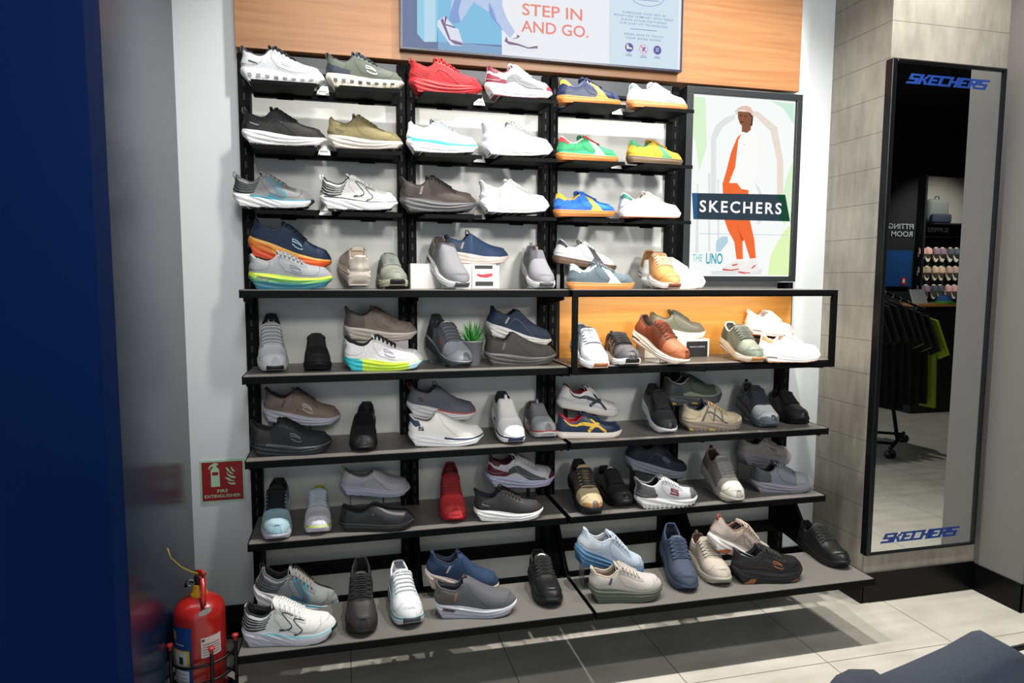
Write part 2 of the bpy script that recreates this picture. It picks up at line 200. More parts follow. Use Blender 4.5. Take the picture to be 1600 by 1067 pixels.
POSE = {
 1: (-0.3459, -0.19, 2.1577, 0.0, -0.0037, 0.2998),
 2: (-0.0505, -0.1912, 2.1599, 0.0, 0.0167, 0.2921),
 3: (0.2511, -0.1912, 2.1651, 0.0, 0.0001, 0.2921),
 4: (0.5433, -0.1927, 2.1712, 0.0, -0.0197, 0.2823),
 5: (0.839, -0.1932, 2.166, 0.0, -0.0104, 0.2787),
 6: (1.1373, -0.1931, 2.1677, 0.0, -0.0137, 0.2794),
 7: (-0.3485, -0.1897, 1.9438, 0.0, -0.0127, 0.3023),
 8: (-0.0505, -0.1922, 1.9419, 0.0, 0.0075, 0.285),
 9: (0.2393, -0.1921, 1.9419, 0.0, 0.0053, 0.2863),
 10: (0.5331, -0.19, 1.9432, 0.0, 0.0187, 0.2999),
 11: (0.8361, -0.1941, 1.9434, 0.0, -0.0173, 0.2723),
 12: (1.1393, -0.1958, 1.9468, 0.0, -0.0225, 0.261),
 13: (-0.3852, -0.1916, 1.7205, 0.0, -0.0115, 0.2893),
 14: (-0.0824, -0.1907, 1.7194, 0.0, 0.0007, 0.2953),
 15: (0.2127, -0.1885, 1.7199, 0.0, 0.0137, 0.31),
 16: (0.5229, -0.1905, 1.7233, 0.0, 0.0123, 0.2964),
 17: (0.8276, -0.1939, 1.7188, 0.0, 0.0096, 0.2739),
 18: (1.1098, -0.1914, 1.7239, 0.0, -0.0052, 0.2909),
 19: (-0.3551, -0.1528, 1.5585, 0.0, -0.2439, 0.315),
 20: (-0.3322, -0.2555, 1.426, 0.0, 0.0, 0.297),
 21: (0.06, -0.275, 1.4295, 1.7, 0.27, 0.285),
 22: (0.1663, -0.0421, 1.443, -1.4908, -0.06, 0.28),
 24: (0.3535, -0.0866, 1.534, -1.3057, -0.4264, 0.295),
 25: (0.3879, -0.118, 1.5292, 0.0, -0.0219, 0.2801),
 26: (0.7647, -0.0608, 1.5016, -1.5965, -0.3173, 0.28),
 27: (0.8445, -0.1258, 1.5374, 0.0, -0.1431, 0.2945),
 28: (0.8679, -0.2553, 1.426, 0.0, 0.0, 0.298),
 29: (1.285, -0.077, 1.4875, -1.535, -0.2613, 0.28),
 30: (1.2314, -0.1744, 1.426, 0.0, 0.0, 0.3043),
 31: (-0.2789, -0.0046, 1.2131, -1.4689, -0.3449, 0.295),
 32: (-0.1083, -0.0196, 1.126, -1.5355, 0.0, 0.28),
 33: (-0.0074, -0.1155, 1.2306, 0.0, -0.0471, 0.2964),
 34: (-0.006, -0.275, 1.126, -0.0873, 0.0, 0.2993),
 35: (0.3462, -0.0589, 1.2057, -1.2263, -0.3166, 0.295),
 37: (0.5515, -0.1248, 1.2407, 0.0, -0.2252, 0.3011),
 38: (0.5354, -0.2168, 1.126, -0.1396, 0.0, 0.3006),
 39: (0.9335, -0.1991, 1.181, -1.572, -0.2359, 0.28),
 40: (1.1044, -0.1504, 1.126, -1.6517, 0.0, 0.28),
 41: (1.1973, -0.1716, 1.2186, -1.1135, -0.3725, 0.29),
 42: (1.2985, -0.0967, 1.2065, 0.0, -0.0182, 0.2887),
 43: (1.6476, -0.152, 1.177, -1.6117, -0.2201, 0.28),
 44: (1.764, -0.121, 1.2224, 0.0, -0.0919, 0.2602),
 45: (1.681, -0.3591, 1.126, -0.1745, 0.0, 0.2742),
 46: (-0.3216, -0.1047, 0.9184, 0.0, -0.1187, 0.3023),
 47: (-0.3429, -0.2703, 0.826, -0.0509, 0.0, 0.2956),
 48: (0.0862, -0.0589, 0.882, -1.6933, -0.2274, 0.295),
 49: (0.2307, -0.1049, 0.9183, 0.0, -0.135, 0.3006),
 50: (0.2289, -0.2552, 0.826, -0.1348, 0.0, 0.3003),
 51: (0.6357, -0.072, 0.8853, -1.5933, -0.2396, 0.295),
 52: (0.7904, -0.0048, 0.826, -1.6234, 0.0, 0.28),
 53: (0.8707, -0.1153, 0.9266, 0.0, -0.2163, 0.2979),
 54: (0.8245, -0.2614, 0.826, -0.1396, 0.0, 0.2811),
 55: (1.3231, -0.0696, 0.9079, -1.6846, -0.343, 0.28),
 56: (1.3745, -0.1049, 0.9091, 0.0, 0.0064, 0.3004),
 57: (1.3885, -0.2511, 0.826, -0.1396, 0.0, 0.2793),
 58: (1.8081, -0.0543, 0.8866, -1.6797, -0.2486, 0.29),
 59: (1.9977, -0.0195, 0.826, -1.7446, 0.0, 0.28),
 60: (-0.2593, -0.0879, 0.5809, -1.5578, -0.2234, 0.295),
 61: (-0.1077, -0.0746, 0.526, -1.5904, 0.0, 0.28),
 62: (-0.0362, -0.1165, 0.6161, 0.0, -0.1208, 0.2903),
 63: (-0.0336, -0.2937, 0.526, -0.1396, 0.0, 0.2861),
 64: (0.4221, -0.058, 0.5833, -1.6729, -0.2362, 0.29),
 65: (0.553, -0.1537, 0.6118, 0.0, -0.0578, 0.3084),
 66: (0.4774, -0.3013, 0.526, -0.1396, 0.0, 0.283),
 67: (0.9677, -0.1027, 0.5906, -1.6372, -0.264, 0.29),
 68: (1.1109, -0.063, 0.526, -1.5895, 0.0, 0.28),
 69: (1.1581, -0.1726, 0.6572, 0.0, -0.2478, 0.316),
 70: (1.1511, -0.3162, 0.526, -0.0425, 0.0, 0.2892),
 71: (1.5939, -0.1138, 0.6062, -1.5936, -0.3242, 0.29),
 72: (1.7679, -0.097, 0.6144, 0.0, -0.0641, 0.2864),
 73: (1.7528, -0.2272, 0.526, -0.2094, 0.0, 0.2911),
 74: (-0.3499, -0.3528, 0.3172, 0.0, -0.2711, 0.3144),
 75: (-0.3457, -0.577, 0.28, -0.1371, 0.0, 0.3084),
 76: (0.0441, -0.3647, 0.3338, -1.607, -0.2191, 0.295),
 77: (0.18, -0.343, 0.28, -1.5107, 0.0, 0.3),
 78: (0.2627, -0.3841, 0.3281, 0.0, -0.2477, 0.3062),
 79: (0.2874, -0.5414, 0.28, -0.168, 0.0, 0.3031),
 80: (0.7305, -0.3288, 0.28, -1.6597, 0.0, 0.29),
 81: (0.8302, -0.4526, 0.3876, 0.0, -0.3487, 0.3157),
 82: (0.8613, -0.5645, 0.28, -0.1443, 0.0, 0.2896),
 83: (1.3029, -0.3286, 0.3395, -1.7722, -0.2365, 0.3),
 84: (1.4362, -0.3208, 0.28, -1.6946, 0.0, 0.29),
 85: (1.3904, -0.4833, 0.4062, 0.0, -0.3555, 0.3111),
 86: (1.468, -0.5487, 0.28, -0.1334, 0.0, 0.3012),
 87: (1.9822, -0.2958, 0.28, -1.6102, 0.0, 0.29),
}
# ================================================================== room shell
def node_mat(name):
    m = D.materials.new(name); m.use_nodes = True
    return m, m.node_tree.nodes, m.node_tree.links, m.node_tree.nodes['Principled BSDF']
def wall_paint(h, rough=.6, spec=.4, bump=.03):
    return mat(h, rough, 0, '', 0, bump, 60, 0, spec)
WHITE = wall_paint('#d9dee0', .55)
# floor tiles: pale stone-look porcelain, 0.594 m grid
m, n, l, b = node_mat('floor_tile')
tc = n.new('ShaderNodeTexCoord'); sx = n.new('ShaderNodeSeparateXYZ'); l.new(tc.outputs['Object'], sx.inputs[0])
def math_node(op, a, bb=None, c=None):
    q = n.new('ShaderNodeMath'); q.operation = op
    for i, v in enumerate((a, bb, c)):
        if v is None: continue
        if isinstance(v, (int, float)): q.inputs[i].default_value = v
        else: l.new(v, q.inputs[i])
    return q.outputs[0]
def line(coord, off, pitch, half):
    t = math_node('PINGPONG', math_node('SUBTRACT', coord, off), pitch / 2) 
    return math_node('LESS_THAN', t, half)
gx = line(sx.outputs[0], 0.0, .5943, .0017); gy = line(sx.outputs[1], -.733, 1.188, .0017)
grout = math_node('MAXIMUM', gx, gy)
mp = n.new('ShaderNodeMapping'); mp.inputs['Scale'].default_value = (1.2, 7, 1); l.new(tc.outputs['Object'], mp.inputs[0])
no = n.new('ShaderNodeTexNoise'); no.inputs['Scale'].default_value = 2.2; no.inputs['Detail'].default_value = 7; l.new(mp.outputs[0], no.inputs[0])
no2 = n.new('ShaderNodeTexNoise'); no2.inputs['Scale'].default_value = 5; no2.inputs['Detail'].default_value = 8; l.new(tc.outputs['Object'], no2.inputs[0])
cr = n.new('ShaderNodeValToRGB'); cr.color_ramp.elements[0].position = .3; cr.color_ramp.elements[0].color = rgb('#a6a195'); cr.color_ramp.elements[1].position = .7; cr.color_ramp.elements[1].color = rgb('#cac6bb')
av = math_node('MULTIPLY', math_node('ADD', no.outputs['Fac'], no2.outputs['Fac']), .5); l.new(av, cr.inputs[0])
mx = n.new('ShaderNodeMix'); mx.data_type = 'RGBA'; l.new(grout, mx.inputs['Factor']); l.new(cr.outputs[0], mx.inputs['A']); mx.inputs['B'].default_value = rgb('#5b4d3e')
l.new(mx.outputs['Result'], b.inputs['Base Color'])
b.inputs['Roughness'].default_value = .38; b.inputs['Specular IOR Level'].default_value = .45
FLOOR = m
# concrete plank cladding
m, n, l, b = node_mat('concrete_planks')
tc = n.new('ShaderNodeTexCoord'); sx = n.new('ShaderNodeSeparateXYZ'); l.new(tc.outputs['Object'], sx.inputs[0])
g = line(sx.outputs[2], .142, .151, .0012)
mp = n.new('ShaderNodeMapping'); mp.inputs['Scale'].default_value = (9, 9, 2); l.new(tc.outputs['Object'], mp.inputs[0])
no = n.new('ShaderNodeTexNoise'); no.inputs['Scale'].default_value = 2.5; no.inputs['Detail'].default_value = 8; no.inputs['Roughness'].default_value = .65; l.new(mp.outputs[0], no.inputs[0])
no2 = n.new('ShaderNodeTexNoise'); no2.inputs['Scale'].default_value = 3; no2.inputs['Detail'].default_value = 4; l.new(tc.outputs['Object'], no2.inputs[0])
cr = n.new('ShaderNodeValToRGB'); cr.color_ramp.elements[0].position = .32; cr.color_ramp.elements[0].color = rgb('#77736a'); cr.color_ramp.elements[1].position = .68; cr.color_ramp.elements[1].color = rgb('#a8a396')
l.new(math_node('MULTIPLY', math_node('ADD', no.outputs['Fac'], no2.outputs['Fac']), .5), cr.inputs[0])
mx = n.new('ShaderNodeMix'); mx.data_type = 'RGBA'; l.new(g, mx.inputs['Factor']); l.new(cr.outputs[0], mx.inputs['A']); mx.inputs['B'].default_value = rgb('#57534c')
l.new(mx.outputs['Result'], b.inputs['Base Color']); b.inputs['Roughness'].default_value = .6
CONCRETE = m
# wood veneer
def wood(c1, c2, name):
    global n, l
    m, n, l, b = node_mat(name)
    tc = n.new('ShaderNodeTexCoord'); mp = n.new('ShaderNodeMapping'); mp.inputs['Scale'].default_value = (1.1, 1, 26); l.new(tc.outputs['Object'], mp.inputs[0])
    no = n.new('ShaderNodeTexNoise'); no.inputs['Scale'].default_value = 2.0; no.inputs['Detail'].default_value = 9; no.inputs['Distortion'].default_value = .6; l.new(mp.outputs[0], no.inputs[0])
    cr = n.new('ShaderNodeValToRGB'); cr.color_ramp.elements[0].position = .3; cr.color_ramp.elements[0].color = rgb(c1); cr.color_ramp.elements[1].position = .72; cr.color_ramp.elements[1].color = rgb(c2)
    l.new(no.outputs['Fac'], cr.inputs[0]); l.new(cr.outputs[0], b.inputs['Base Color']); b.inputs['Roughness'].default_value = .42
    return m
WOOD = wood('#8b5c37', '#9f7147', 'beech_veneer'); WOOD2 = wood('#c4853a', '#d89c4c', 'amber_veneer')
BLUE = mat('#001c4b', .6, 0, '', 0, .02, 30, 0, .06); BLUE2 = mat('#0b1d38', .24, 0, '', 0, .02, 30, 0, .9)
BLACK = mat('#0e1013', .45); SKIRT = mat('#090a0b', .3, 0, '', 0, 0, 400, 0, .16); GREY = wall_paint('#74716f', .5)
CEIL = mat('#08090a', .8); DARK = mat('#101214', .6)

def sbox(name, *a, **k):
    mb = MB(); mb.box(*a, **k); return struct(mb.build(name))
sbox('floor', -1.6, 9.5, -5.6, .2, -.05, 0, FLOOR)
sbox('ceiling', -1.6, 9.5, -5.6, .2, 3.75, 3.8, CEIL)
sbox('wall_back', -.62, 2.27, 0, .12, 0, 3.75, WHITE)
sbox('wall_left_return', -.72, -.6, -.82, 0.1, 0, 3.75, BLUE2)
sbox('wall_left', -1.7, -.6, -.94, -.821, 0, 3.75, BLUE)
mb = MB(); mb.box(2.268, 2.887, -.355, .12, 0, 3.75, CONCRETE); struct(mb.build('wall_column'))
sbox('wall_right', 2.887, 9.5, -.597, .12, 0, 3.75, GREY)
sbox('wall_front', 4.0, 9.5, -5.7, -5.56, 0, 3.75, DARK)
sbox('wall_far_right', 9.4, 9.5, -5.6, -.6, 0, 3.75, DARK)
sbox('baseboard_back', -.6, 2.27, -.012, 0, 0, .137, SKIRT)
mb = MB(); mb.box(2.262, 2.887, -.361, -.355, 0, .137, SKIRT); mb.box(2.256, 2.268, -.361, 0, 0, .137, SKIRT); struct(mb.build('baseboard_column'))
mb = MB(); mb.box(2.881, 2.887, -.603, -.361, 0, .13, SKIRT); mb.box(2.881, 9.4, -.603, -.597, 0, .13, SKIRT); struct(mb.build('baseboard_right'))
# header panel in veneer
mb = MB(); mb.box(-.371, 2.018, -.10, 0, 2.313, 3.3, WOOD, bev=.002); struct(mb.build('trim_1'))

# ================================================================== shelving
MET = mat('#050607', .6, 0, '', 0, 0, 400, 0, .09); MET2 = mat('#020203', .6)
TOPM = mat('#6e6b66', .42, 0, '', 0, .02, 90, 0, .5); PANEL = mat('#cccdc8', .5, 0, '', 0, .02, 50); BEAM = mat('#44464a', .4, .3)
XB = [-.347, .2535, .848, 1.4395, 2.035]
ZS = [1.426, 1.126, .826, .526]; Z8 = .28
bay_labels = ['black metal wall frame of the first shelving bay, beside the fire extinguisher sign',
              'black metal wall frame of the second bay, behind the red sneaker on the top row',
              'black metal wall frame of the third bay, behind the gum soled court sneakers',
              'black metal wall frame of the rightmost bay, holding up the lit poster']
for k in range(4):
    x0, x1 = XB[k], XB[k + 1]
    root = tag(empty('shelving_frame', ((x0 + x1) / 2, -.04, 0)), bay_labels[k], 'shelving frame', 'wall frames of the shoe display')
    ztop = 2.30 if k < 3 else 1.455
    wl = .036; wr = .036
    for j, (a, bb) in enumerate(((x0 - (.022 if k == 0 else -.003), x0 + wl - (.016 if k == 0 else 0)), (x1 - wr, x1 - .003 + (.012 if k == 3 else 0)))):
        mb = MB(); mb.box(a, bb, -.078, -.014, .0, ztop, MET, bev=.002)
        cx = (a + bb) / 2
        for s in range(int(ztop / .05)):
            mb.box(cx - .003, cx + .003, -.0795, -.0785, .03 + s * .05, .055 + s * .05, MET2)
        offset_parent(mb.build('upright'), root)
    mb = MB(); mb.box(x0 + .02, x1 - .02, -.022, -.001, .14, min(ztop, 2.24), PANEL, bev=.001); 
    offset_parent(mb.build('back_panel'), root)
    mb = MB(); mb.box(x0 + .034, x1 - .034, -.085, -.045, .262, .308, MET, bev=.003); offset_parent(mb.build('crossbar'), root)
    if k < 3:
        mb = MB(); mb.box(x0 + .03, x1 - .03, -.07, -.016, 2.245, 2.305, BEAM, bev=.002); offset_parent(mb.build('top_beam'), root)
        for zt in (2.142, 1.920, 1.695):
            mb = MB(); mb.box(x0 + .034, x1 - .034, -.098, -.07, zt, zt + .034, MET, bev=.003); offset_parent(mb.build('rail'), root)
# sloping shoe plates on the upper rails
row_names = ['top', 'second', 'third']
bay_names = ['left', 'middle', 'right']
for r, zt in enumerate((2.142, 1.920, 1.695)):
    for k in range(3):
        for j in range(2):
            xc = XB[k] + .148 + j * .298 + (.0 if k < 2 else -.012)
            root = empty('shoe_plate', (xc, -.19, zt + .013))
            tag(root, 'black metal shoe plate on the %s rail of the %s bay, %s of its two' % (row_names[r], bay_names[k], ['left', 'right'][j]), 'shoe plate', 'black shoe plates on the upper rails')
            mb = MB(); mb.prism([(-.118, .095), (.095, .095), (.118, -.085), (-.10, -.085)], 'z', -.004, 0, MET)
            mb.box(-.10, .118, -.088, -.085, -.014, 0.0, MET)
            mb.build('plate', root)
            mb = MB(); mb.box(-.03, .03, .088, .094, -.02, 0, MET); mb.build('hook', root)
        # price card between the two plates
        xc = XB[k] + .285 + (0 if k < 2 else -.005)
        c = empty('price_card', (xc, -.115, zt + .028)); tag(c, 'white price card between the two shoes on the %s rail of the %s bay' % (row_names[r], bay_names[k]), 'price card', 'white price cards on the upper rails')
        mb = MB(); mb.prism([(-.024, -.02), (.024, -.02), (.018, .03), (-.012, .03)], 'y', -.001, .001, mat('#e6e6e2', .6))
        o = mb.build('card', c); o.rotation_euler = (math.radians(-38), 0, 0)
        mb = MB(); mb.box(-.016, .014, -.0018, -.0012, -.005, .002, mat('#8a8a88', .6)); o = mb.build('print', c); o.rotation_euler = (math.radians(-38), 0, 0)
# boards
bl = {0: 'fourth row down', 1: 'fifth row down', 2: 'sixth row down', 3: 'seventh row down'}
for i, z in enumerate(ZS):
    for j, (a, bb) in enumerate(((XB[0], .8405), (.856, XB[4]))):
        if i < 2 and j == 1: a = .852
        o = empty('shelf_board', ((a + bb) / 2, -.2, z - .03))
        tag(o, 'grey topped shelf board with black edge, %s, %s side of the wall' % (bl[i], ['left', 'right'][j]), 'shelf', 'black edged shelf boards')
        mb = MB(); mb.box(a, bb, -.3705, -.08, z - .028, z - .0022, MET, bev=.002); offset_parent(mb.build('board'), o)
        mb = MB(); mb.box(a + .003, bb - .003, -.368, -.0815, z - .0022, z, TOPM)
        for kk in (2 * j, 2 * j + 1): mb.box(XB[kk] + .040, XB[kk + 1] - .040, -.0815, -.024, z - .0022, z, TOPM)
        offset_parent(mb.build('laminate_top'), o)
        if not (i < 2 and j == 1):
            for q in (a - .001, bb - .003):
                mb = MB(); mb.box(q, q + .004, -.3705, -.08, z - .028, z + .0006, MET); offset_parent(mb.build('end_strip'), o)
        for xa in (() if (i == 0 and j == 1) else (XB[2 * j] + .008, XB[2 * j + 1] + .010, XB[2 * j + 2] - .020)):
            mb = MB(); mb.prism([(-.080, z - .028), (-.34, z - .028), (-.34, z - .040), (-.080, z - .070)], 'x', xa, xa + .004, MET); offset_parent(mb.build('bracket'), o)
for j, (a, bb) in enumerate(((XB[0], .8450), (.8535, 2.037))):
    o = empty('shelf_board', ((a + bb) / 2, -.5, Z8 - .03))
    tag(o, 'lowest and furthest forward shelf board, grey top and black edge, %s side' % ['left', 'right'][j], 'shelf', 'black edged shelf boards')
    mb = MB(); mb.box(a, bb, -.672, -.372, Z8 - .028, Z8 - .0022, MET, bev=.002); offset_parent(mb.build('board'), o)
    mb = MB(); mb.box(a + .003, bb - .003, -.6695, -.374, Z8 - .0022, Z8, TOPM); offset_parent(mb.build('laminate_top'), o)
    for q in (a - .001, bb - .003):
        mb = MB(); mb.box(q, q + .004, -.672, -.372, Z8 - .028, Z8 + .0006, MET); offset_parent(mb.build('end_strip'), o)
    for qi, xa in enumerate((XB[2 * j] + .006, XB[2 * j + 1] + .008, XB[2 * j + 2] - .022)):
        br = tag(empty('shelf_bracket', (xa, -.3, .236)), 'black bent bracket under the lowest shelf, %s of the %s board' % (['left end', 'middle', 'right end'][qi], ['left', 'right'][j]), 'bracket', 'brackets of the lowest shelf')
        mb = MB(); mb.prism([(-.080, .49), (-.080, .27), (-.33, .236), (-.62, .236), (-.62, .2515), (-.36, .2515), (-.30, .30), (-.17, .46)], 'x', xa, xa + .016, MET); offset_parent(mb.build('arm'), br)
# tubular box frame round the fifth row on the right
root = tag(empty('box_frame', (1.445, -.37, 1.1)), 'black square tube frame around the wood backed shelf on the right', 'display frame')
x0, x1, z0, z1, t = .852, 2.038, 1.096, 1.424, .022
mb = MB(); mb.box(x0, x1, -.385, -.3715, z1 - t * .9, z1, MET); mb.box(x0, x1, -.385, -.3715, z0, z0 + t, MET)
mb.box(x0, x0 + t, -.385, -.3715, z0 + t, z1 - t * .9, MET); mb.box(x1 - t, x1, -.385, -.3715, z0 + t, z1 - t * .9, MET)
mb.box(x1 - .004, x1, -.3715, -.345, z0 + .03, z1 - .03, MET)
offset_parent(mb.build('front_frame'), root)
mb = MB(); mb.box(.895, 2.030, -.090, -.080, 1.1265, 1.397, WOOD2); tag(mb.build('wood_panel'), 'amber wood panel at the back of the box framed shelf', 'panel')

# ================================================================== lightbox poster
PY = -.104
PC = dict(pgrey='#e2e4e6', pwarm='#e9ded2', pgreen='#dcf5d0', plime='#e2f7ba', pmint='#cfeedd', pblue='#b9d3e2', phair='#3a2a26', pskin='#8a5a44', phat='#e2c5b6', porange='#f3703c', porange2='#d9552a', pjacket='#fbfbf8', pshoe='#f3efec', pred='#d9695a', pband='#36454f', pband2='#2f5f8c', pband3='#1f4a38')
root = tag(empty('lightbox_poster', (1.74, -.09, 1.46)), 'backlit poster in a black frame, a person in orange trousers and white jacket', 'poster')
mb = MB()
for a in ((1.452, 2.026, 2.268, 2.297), (1.452, 2.026, 1.458, 1.482), (1.452, 1.484, 1.482, 2.268), (1.998, 2.026, 1.482, 2.268)):
    mb.box(a[0], a[1], -.118, -.02, a[2], a[3], mat('#2c2e31', .35, .3), bev=.002)
offset_parent(mb.build('poster_frame'), root)
EM = .76
mb = MB(); mb.box(1.484, 1.998, -.103, -.06, 1.482, 2.268, emission('#f7faf8', EM))
for i, (c, poly) in enumerate(FLAT['poster']): flat_poly(mb, poly, emission(PC[c], EM), PY - .00012 * (i + 1))
yy = PY - .006
up = lambda yv: (lambda x, z: (x, yv, z))
text_mesh(mb, 'SKECHERS', ((1.530, 1.763), (1.943, 1.815)), emission('#ffffff', EM), up(yy), 0, .018, 1.25)
(a0, b0), _, (a1, b1), _ = FLAT['the_box']; text_mesh(mb, 'THE', ((a0, b0), (a1, b1)), emission('#5cc4cf', EM), up(yy))
(a0, b0), _, (a1, b1), _ = FLAT['uno_box']; text_mesh(mb, 'UNO', ((a0, b0), (a1, b1)), emission('#2fa3bb', EM), up(yy), 0, .02)
offset_parent(mb.build('picture'), root)

# ================================================================== screen
TC = dict(tgrey='#7c86a8', tblue1='#9fd6f0', tblue2='#8ec9ea', tblue3='#8fb0d4', tpale='#c3e4f6', tpant='#c3d3f3', tpant2='#8fabe0', tshoe='#e6eafa', tshoe2='#f1f1fa', tmauve='#8d7a99', tpane='#dcecf8', tline='#5d6f9c')
root = tag(empty('display_screen', (.82, -.12, 2.35)), 'wide wall screen on the wood header advertising shoes, reading STEP IN AND GO', 'screen')
mb = MB(); mb.box(.228, 1.413, -.128, -.10, 2.345, 3.02, mat('#1d2436', .3)); 
for a in ((.228, 1.413, 2.345, 2.353), (.228, 1.413, 3.012, 3.02), (.228, .235, 2.353, 3.012), (1.405, 1.413, 2.353, 3.012)): mb.box(a[0], a[1], -.137, -.128, a[2], a[3], mat('#1d2436', .3))
offset_parent(mb.build('bezel'), root)
ES = .70
mb = MB(); mb.box(.235, 1.405, -.1345, -.129, 2.353, 3.012, emission('#f6f7fd', ES))
def clampz(poly): return [(min(max(x, .236), 1.404), 2.3532 if z < 2.364 else z) for x, z in poly]
for i, (c, poly) in enumerate(FLAT['tv']): flat_poly(mb, clampz(poly), emission(TC[c], ES), -.1347 - .00012 * (i + 1))
yy = -.1368
co = emission('#f29a8c', ES); na = emission('#8794bd', ES)
text_mesh(mb, 'STEP IN', ((.7104, 2.5125), (.963, 2.5585)), co, up(yy), 0, .014)
text_mesh(mb, 'AND GO.', ((.7066, 2.448), (.991, 2.4935)), co, up(yy), 0, .014)
for t, (cx, cz), w in FLAT['tv_small']: text_mesh(mb, t, ((cx - w / 2, cz - .0042), (cx + w / 2, cz + .0042)), na, up(yy), 0, .01, 1.15)
for i, (cx, cz) in enumerate(FLAT['icons']):
    def disc(r, mm, y, s=1): flat_poly(mb, [(cx + r * math.cos(a * math.pi / 12), cz + s * r * math.sin(a * math.pi / 12)) for a in range(24)], mm, y)
    disc(.0195, emission(['#b17aa8', '#e08a94', '#c07aa0'][i], ES), -.1365)
    disc(.0165, emission(['#5c6ab0', '#e9effa', '#5566a8'][i], ES), -.1367)
    if i == 0: flat_poly(mb, [(cx - .012, cz - .006), (cx + .013, cz - .006), (cx + .012, cz), (cx, cz + .002), (cx - .006, cz + .013), (cx - .011, cz + .011)], emission('#f6f0dc', ES), -.1369)
    elif i == 1:
        flat_poly(mb, [(cx - .006, cz - .012), (cx + .004, cz - .006), (cx + .01, cz + .008), (cx, cz + .01), (cx - .006, cz)], emission('#6f8ac6', ES), -.1369)
        flat_poly(mb, [(cx - .014, cz + .010), (cx - .011, cz + .013), (cx + .014, cz - .010), (cx + .011, cz - .013)], emission('#e0707c', ES), -.13695)
    else:
        for q in range(3): flat_poly(mb, [(cx - .008, cz - .007 + q * .006), (cx + .008, cz - .005 + q * .006), (cx + .008, cz - .002 + q * .006), (cx - .008, cz - .004 + q * .006)], emission('#c9d4ec', ES), -.1369)
    flat_poly(mb, [(cx - .012, cz - .0285), (cx + .012, cz - .0285), (cx + .012, cz - .026), (cx - .012, cz - .026)], na, -.1369)
    flat_poly(mb, [(cx - .015, cz - .034), (cx + .015, cz - .034), (cx + .015, cz - .0315), (cx - .015, cz - .0315)], na, -.1369)
cx, cz = 1.247, 2.640
pts = [(cx + .078 * math.cos(a * math.pi / 24), -.1367, cz + .042 * math.sin(a * math.pi / 24)) for a in range(49)]
mb.tube(pts, .0011, na, 4, caps=False)
flat_poly(mb, [(1.195, 2.618), (1.30, 2.621), (1.30, 2.6235), (1.195, 2.6205)], na, -.1367)
offset_parent(mb.build('screen_picture'), root)

# ================================================================== fire sign
root = tag(empty('fire_sign', (-.484, 0, .65)), 'small red fire extinguisher sign with pale green border on the white wall', 'sign')
mb = MB(); sgn = dict(sg=mat('#a9d3b4', .5), sr=mat('#8f0b14', .5))
mb.box(-.567, -.401, -.0045, 0, .572, .744, sgn['sg'])
mb.box(-.5605, -.4075, -.0052, -.0045, .5795, .7365, sgn['sr'])
for i, (c, poly) in enumerate(FLAT['sign'][2:]): flat_poly(mb, poly, sgn[c], -.0054 - i * .0001)
text_mesh(mb, 'FIRE', ((-.5045, .6115), (-.465, .6248)), sgn['sg'], up(-.0066), 0, .015)
text_mesh(mb, 'EXTINGUISHER', ((-.5519, .5918), (-.4187, .6045)), sgn['sg'], up(-.0066), 0, .015)
offset_parent(mb.build('sign_plate'), root)

# ================================================================== tall mirror
root = tag(empty('wall_mirror', (2.54, -.37, .24)), 'tall black framed mirror on the concrete column with blue lettering top and bottom', 'mirror')
fm = mat('#121417', .3, .4)
x0, x1, z0, z1 = 2.243, 2.845, .237, 2.392
x0 = 2.272
mb = MB()
for a in ((x0 - .03, x0 - .004, z0, z1), (x1 - .014, x1, z0, z1), (x0 - .004, x1 - .014, z1 - .014, z1), (x0 - .004, x1 - .014, z0, z0 + .010)): mb.box(a[0], a[1], -.396, -.357, a[2], a[3], fm, bev=.004)
offset_parent(mb.build('mirror_frame'), root)
mb = MB(); mb.box(x0 - .004, x1 - .014, -.386, -.36, z0 + .010, z1 - .014, mat('#e4e8e6', .0, 1.0)); offset_parent(mb.build('mirror_glass'), root)
# blocky slanted lettering, one stroke polygon set per letter on a 6 x 5 grid
GL = {'S': ['######', '##....', '######', '....##', '######'], 'K': ['##..##', '##.##.', '####..', '##.##.', '##..##'], 'E': ['######', '##....', '#####.', '##....', '######'],
      'C': ['######', '##....', '##....', '##....', '######'], 'H': ['##..##', '##..##', '######', '##..##', '##..##'], 'R': ['######', '##..##', '######', '##.##.', '##..##']}
BLU = mat('#0a3580', .5)
for (zc, h, xa, xb) in ((2.317, .042, 2.337, 2.764), (.308, .044, 2.337, 2.760)):
    mb = MB(); word = 'SKECHERS'; w = (xb - xa - .012) / 8.0
    for i, ch in enumerate(word):
        for r, rowt in enumerate(GL[ch]):
            cidx = 0
            while cidx < 6:
                if rowt[cidx] == '#':
                    e = cidx
                    while e < 6 and rowt[e] == '#': e += 1
                    X0 = xa + i * w + cidx / 6 * w * .96; X1 = xa + i * w + e / 6 * w * .96
                    if ch == 'S' and r in (0, 4): X0 -= .004 * (r == 4); X1 += .004 * (r == 0)
                    zt = zc + h / 2 - r * h / 5; zb = zt - h / 5 * 1.02
                    sh = lambda z: (z - zc) / h * .022
                    flat_poly(mb, [(X0 + sh(zb), zb), (X1 + sh(zb), zb), (X1 + sh(zt), zt), (X0 + sh(zt), zt)], BLU, -.3868)
                    cidx = e
                else: cidx += 1
    offset_parent(mb.build('lettering'), root)

